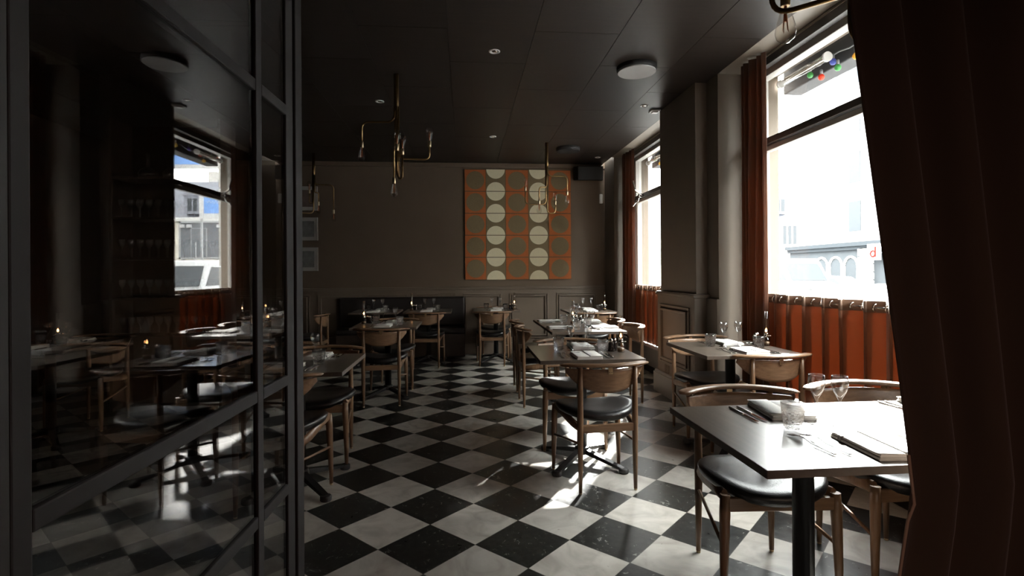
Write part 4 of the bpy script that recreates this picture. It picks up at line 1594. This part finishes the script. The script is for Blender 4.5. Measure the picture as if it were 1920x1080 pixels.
def blue_sign(loc, w, h, bw, bh, label, rz, script):
    root = empty('hanging_sign', loc, rz)
    tag(root, label, 'sign')
    b = BM(); box(b, -w / 2, w / 2, -.04, .04, -h / 2, h / 2)
    obj('board', b, M['sign_white'], root)
    b = BM(); box(b, -bw / 2, bw / 2, -.055, -.04, -bh / 2, bh / 2)
    sq = obj('blue_square', b, M['sign_blue'], root)
    b = BM(); box(b, w / 2 - .12, w / 2 - .02, .04, .12, GZ - loc[2], h / 2)
    obj('post', b, M['container_trim'], root)
    if script:
        b = BM()
        pts = []
        for i in range(60):
            t = i / 59
            pts.append((-bw * .36 + bw * .72 * t, -.06, bh * .18 + bh * .07 * math.sin(t * 26) * (1.6 - t) + .02 * math.sin(t * 9)))
        tube(b, pts, bw * .012, 5)
        obj('script', b, M['sign_white'], sq)
blue_sign((14.57, 30.0, 5.10), 1.55, 1.5, 1.02, .92, 'white sign with small blue square and white script outside', 0, True)
blue_sign((10.28, 20.0, 6.53), 3.19, 2.73, 1.02, 2.44, 'large white sign board with plain blue panel above the street', 0, False)

# stone edge of the building next door, just beyond the far window
bm = BM()
for k in range(9):
    box(bm, 2.80, 3.22, 8.6, 14, GZ + k * .62, GZ + k * .62 + .60)
    box(bm, 2.80, 3.19, 8.6, 14, GZ + k * .62 + .60, GZ + k * .62 + .62)
tag(obj('stone_pilaster', bm, M['stone'], bevel=.01), 'stone block wall of the next house beyond the small window', 'wall')

# awning box, clear heater tubes and coloured festoon bulbs outside the window heads
def outside_fittings(y0, y1, bulbs, where):
    L = y1 - y0
    root = empty('awning', (2.95, (y0 + y1) / 2, 2.86))
    tag(root, 'dark folded awning outside %s' % where, 'awning', 'folded awnings')
    b = BM()
    box(b, -.17, .0, -L / 2, L / 2, -.05, .35); box(b, -.262, -.17, -L / 2, L / 2, .25, .35)  # tall top and back strip added, unseen, to block sun over the awning
    obj('cassette', b, M['awning'], root, bevel=.01)
    root = empty('heater_tube', (2.68, y1 - .42, 2.86))
    tag(root, 'clear tubular heater with white end cap outside %s' % where, 'heater', 'clear tubular heaters')
    b = BM(); tube(b, [(0, -.28, 0), (0, .28, 0)], .030, 16)
    obj('glass_tube', b, M['bulb_glass'], root)
    b = BM(); tube(b, [(0, -.25, 0), (0, .25, 0)], .012, 10)
    obj('element', b, M['chrome'], root)
    for s in (-1, 1):
        b = BM(); tube(b, [(0, s * .28, 0), (0, s * .30, 0)], .036, 16)
        obj('end_cap', b, M['plastic_white'], root)
    root = empty('festoon_cable', (2.75, (y0 + y1) / 2, 2.90))
    tag(root, 'grey festoon cable sagging outside %s' % where, 'cable', 'festoon cables')
    b = BM()
    pts = [(0, -L / 2 + L * i / 24, -.03 * abs(math.sin(i * .9))) for i in range(25)]
    tube(b, pts, .006, 6)
    obj('cable', b, M['container_trim'], root)
    for nm, col, y, z in bulbs:
        mk = 'festoon_' + nm
        if mk not in M:
            m, nt, out = new_mat(mk)
            p = N(nt, 'ShaderNodeBsdfPrincipled'); p.inputs['Base Color'].default_value = (*col, 1); p.inputs['Roughness'].default_value = .3
            t = N(nt, 'ShaderNodeBsdfTranslucent'); t.inputs[0].default_value = (*col, 1)
            mx = N(nt, 'ShaderNodeMixShader'); mx.inputs[0].default_value = .5
            nt.links.new(p.outputs[0], mx.inputs[1]); nt.links.new(t.outputs[0], mx.inputs[2]); nt.links.new(mx.outputs[0], out.inputs[0])
            M[mk] = m
        r2 = empty('festoon_bulb', (2.75, y, z))
        tag(r2, '%s festoon bulb outside %s' % (nm, where), 'bulb', 'coloured festoon bulbs')
        b = BM(); lathe(b, [(.001, -.024), (.014, -.020), (.023, -.006), (.023, .006), (.014, .020), (.008, .024)], 16)
        obj('globe', b, M[mk], r2)
        b = BM(); lathe(b, [(.011, .020), (.011, .055), (.006, .06)], 12)
        obj('socket', b, M['container_trim'], r2)
GREEN, RED, BLUE, YEL, ORG, PUR = (.12, .42, .14), (.75, .10, .05), (.16, .20, .60), (.80, .55, .12), (.85, .30, .05), (.14, .08, .40)
outside_fittings(1.9, 4.45, [('green', GREEN, 4.039, 2.835), ('red', RED, 3.906, 2.770), ('blue', BLUE, 3.773, 2.837), ('pale green', GREEN, 3.722, 2.774), ('yellow', YEL, 3.538, 2.786)], 'the large window')
outside_fittings(5.5, 7.75, [('orange', ORG, 7.68, 2.90), ('small green', GREEN, 7.52, 2.895), ('amber', YEL, 7.33, 2.800), ('scarlet', RED, 7.24, 2.86), ('purple', PUR, 6.98, 2.88), ('golden', YEL, 6.71, 2.865)], 'the small window')
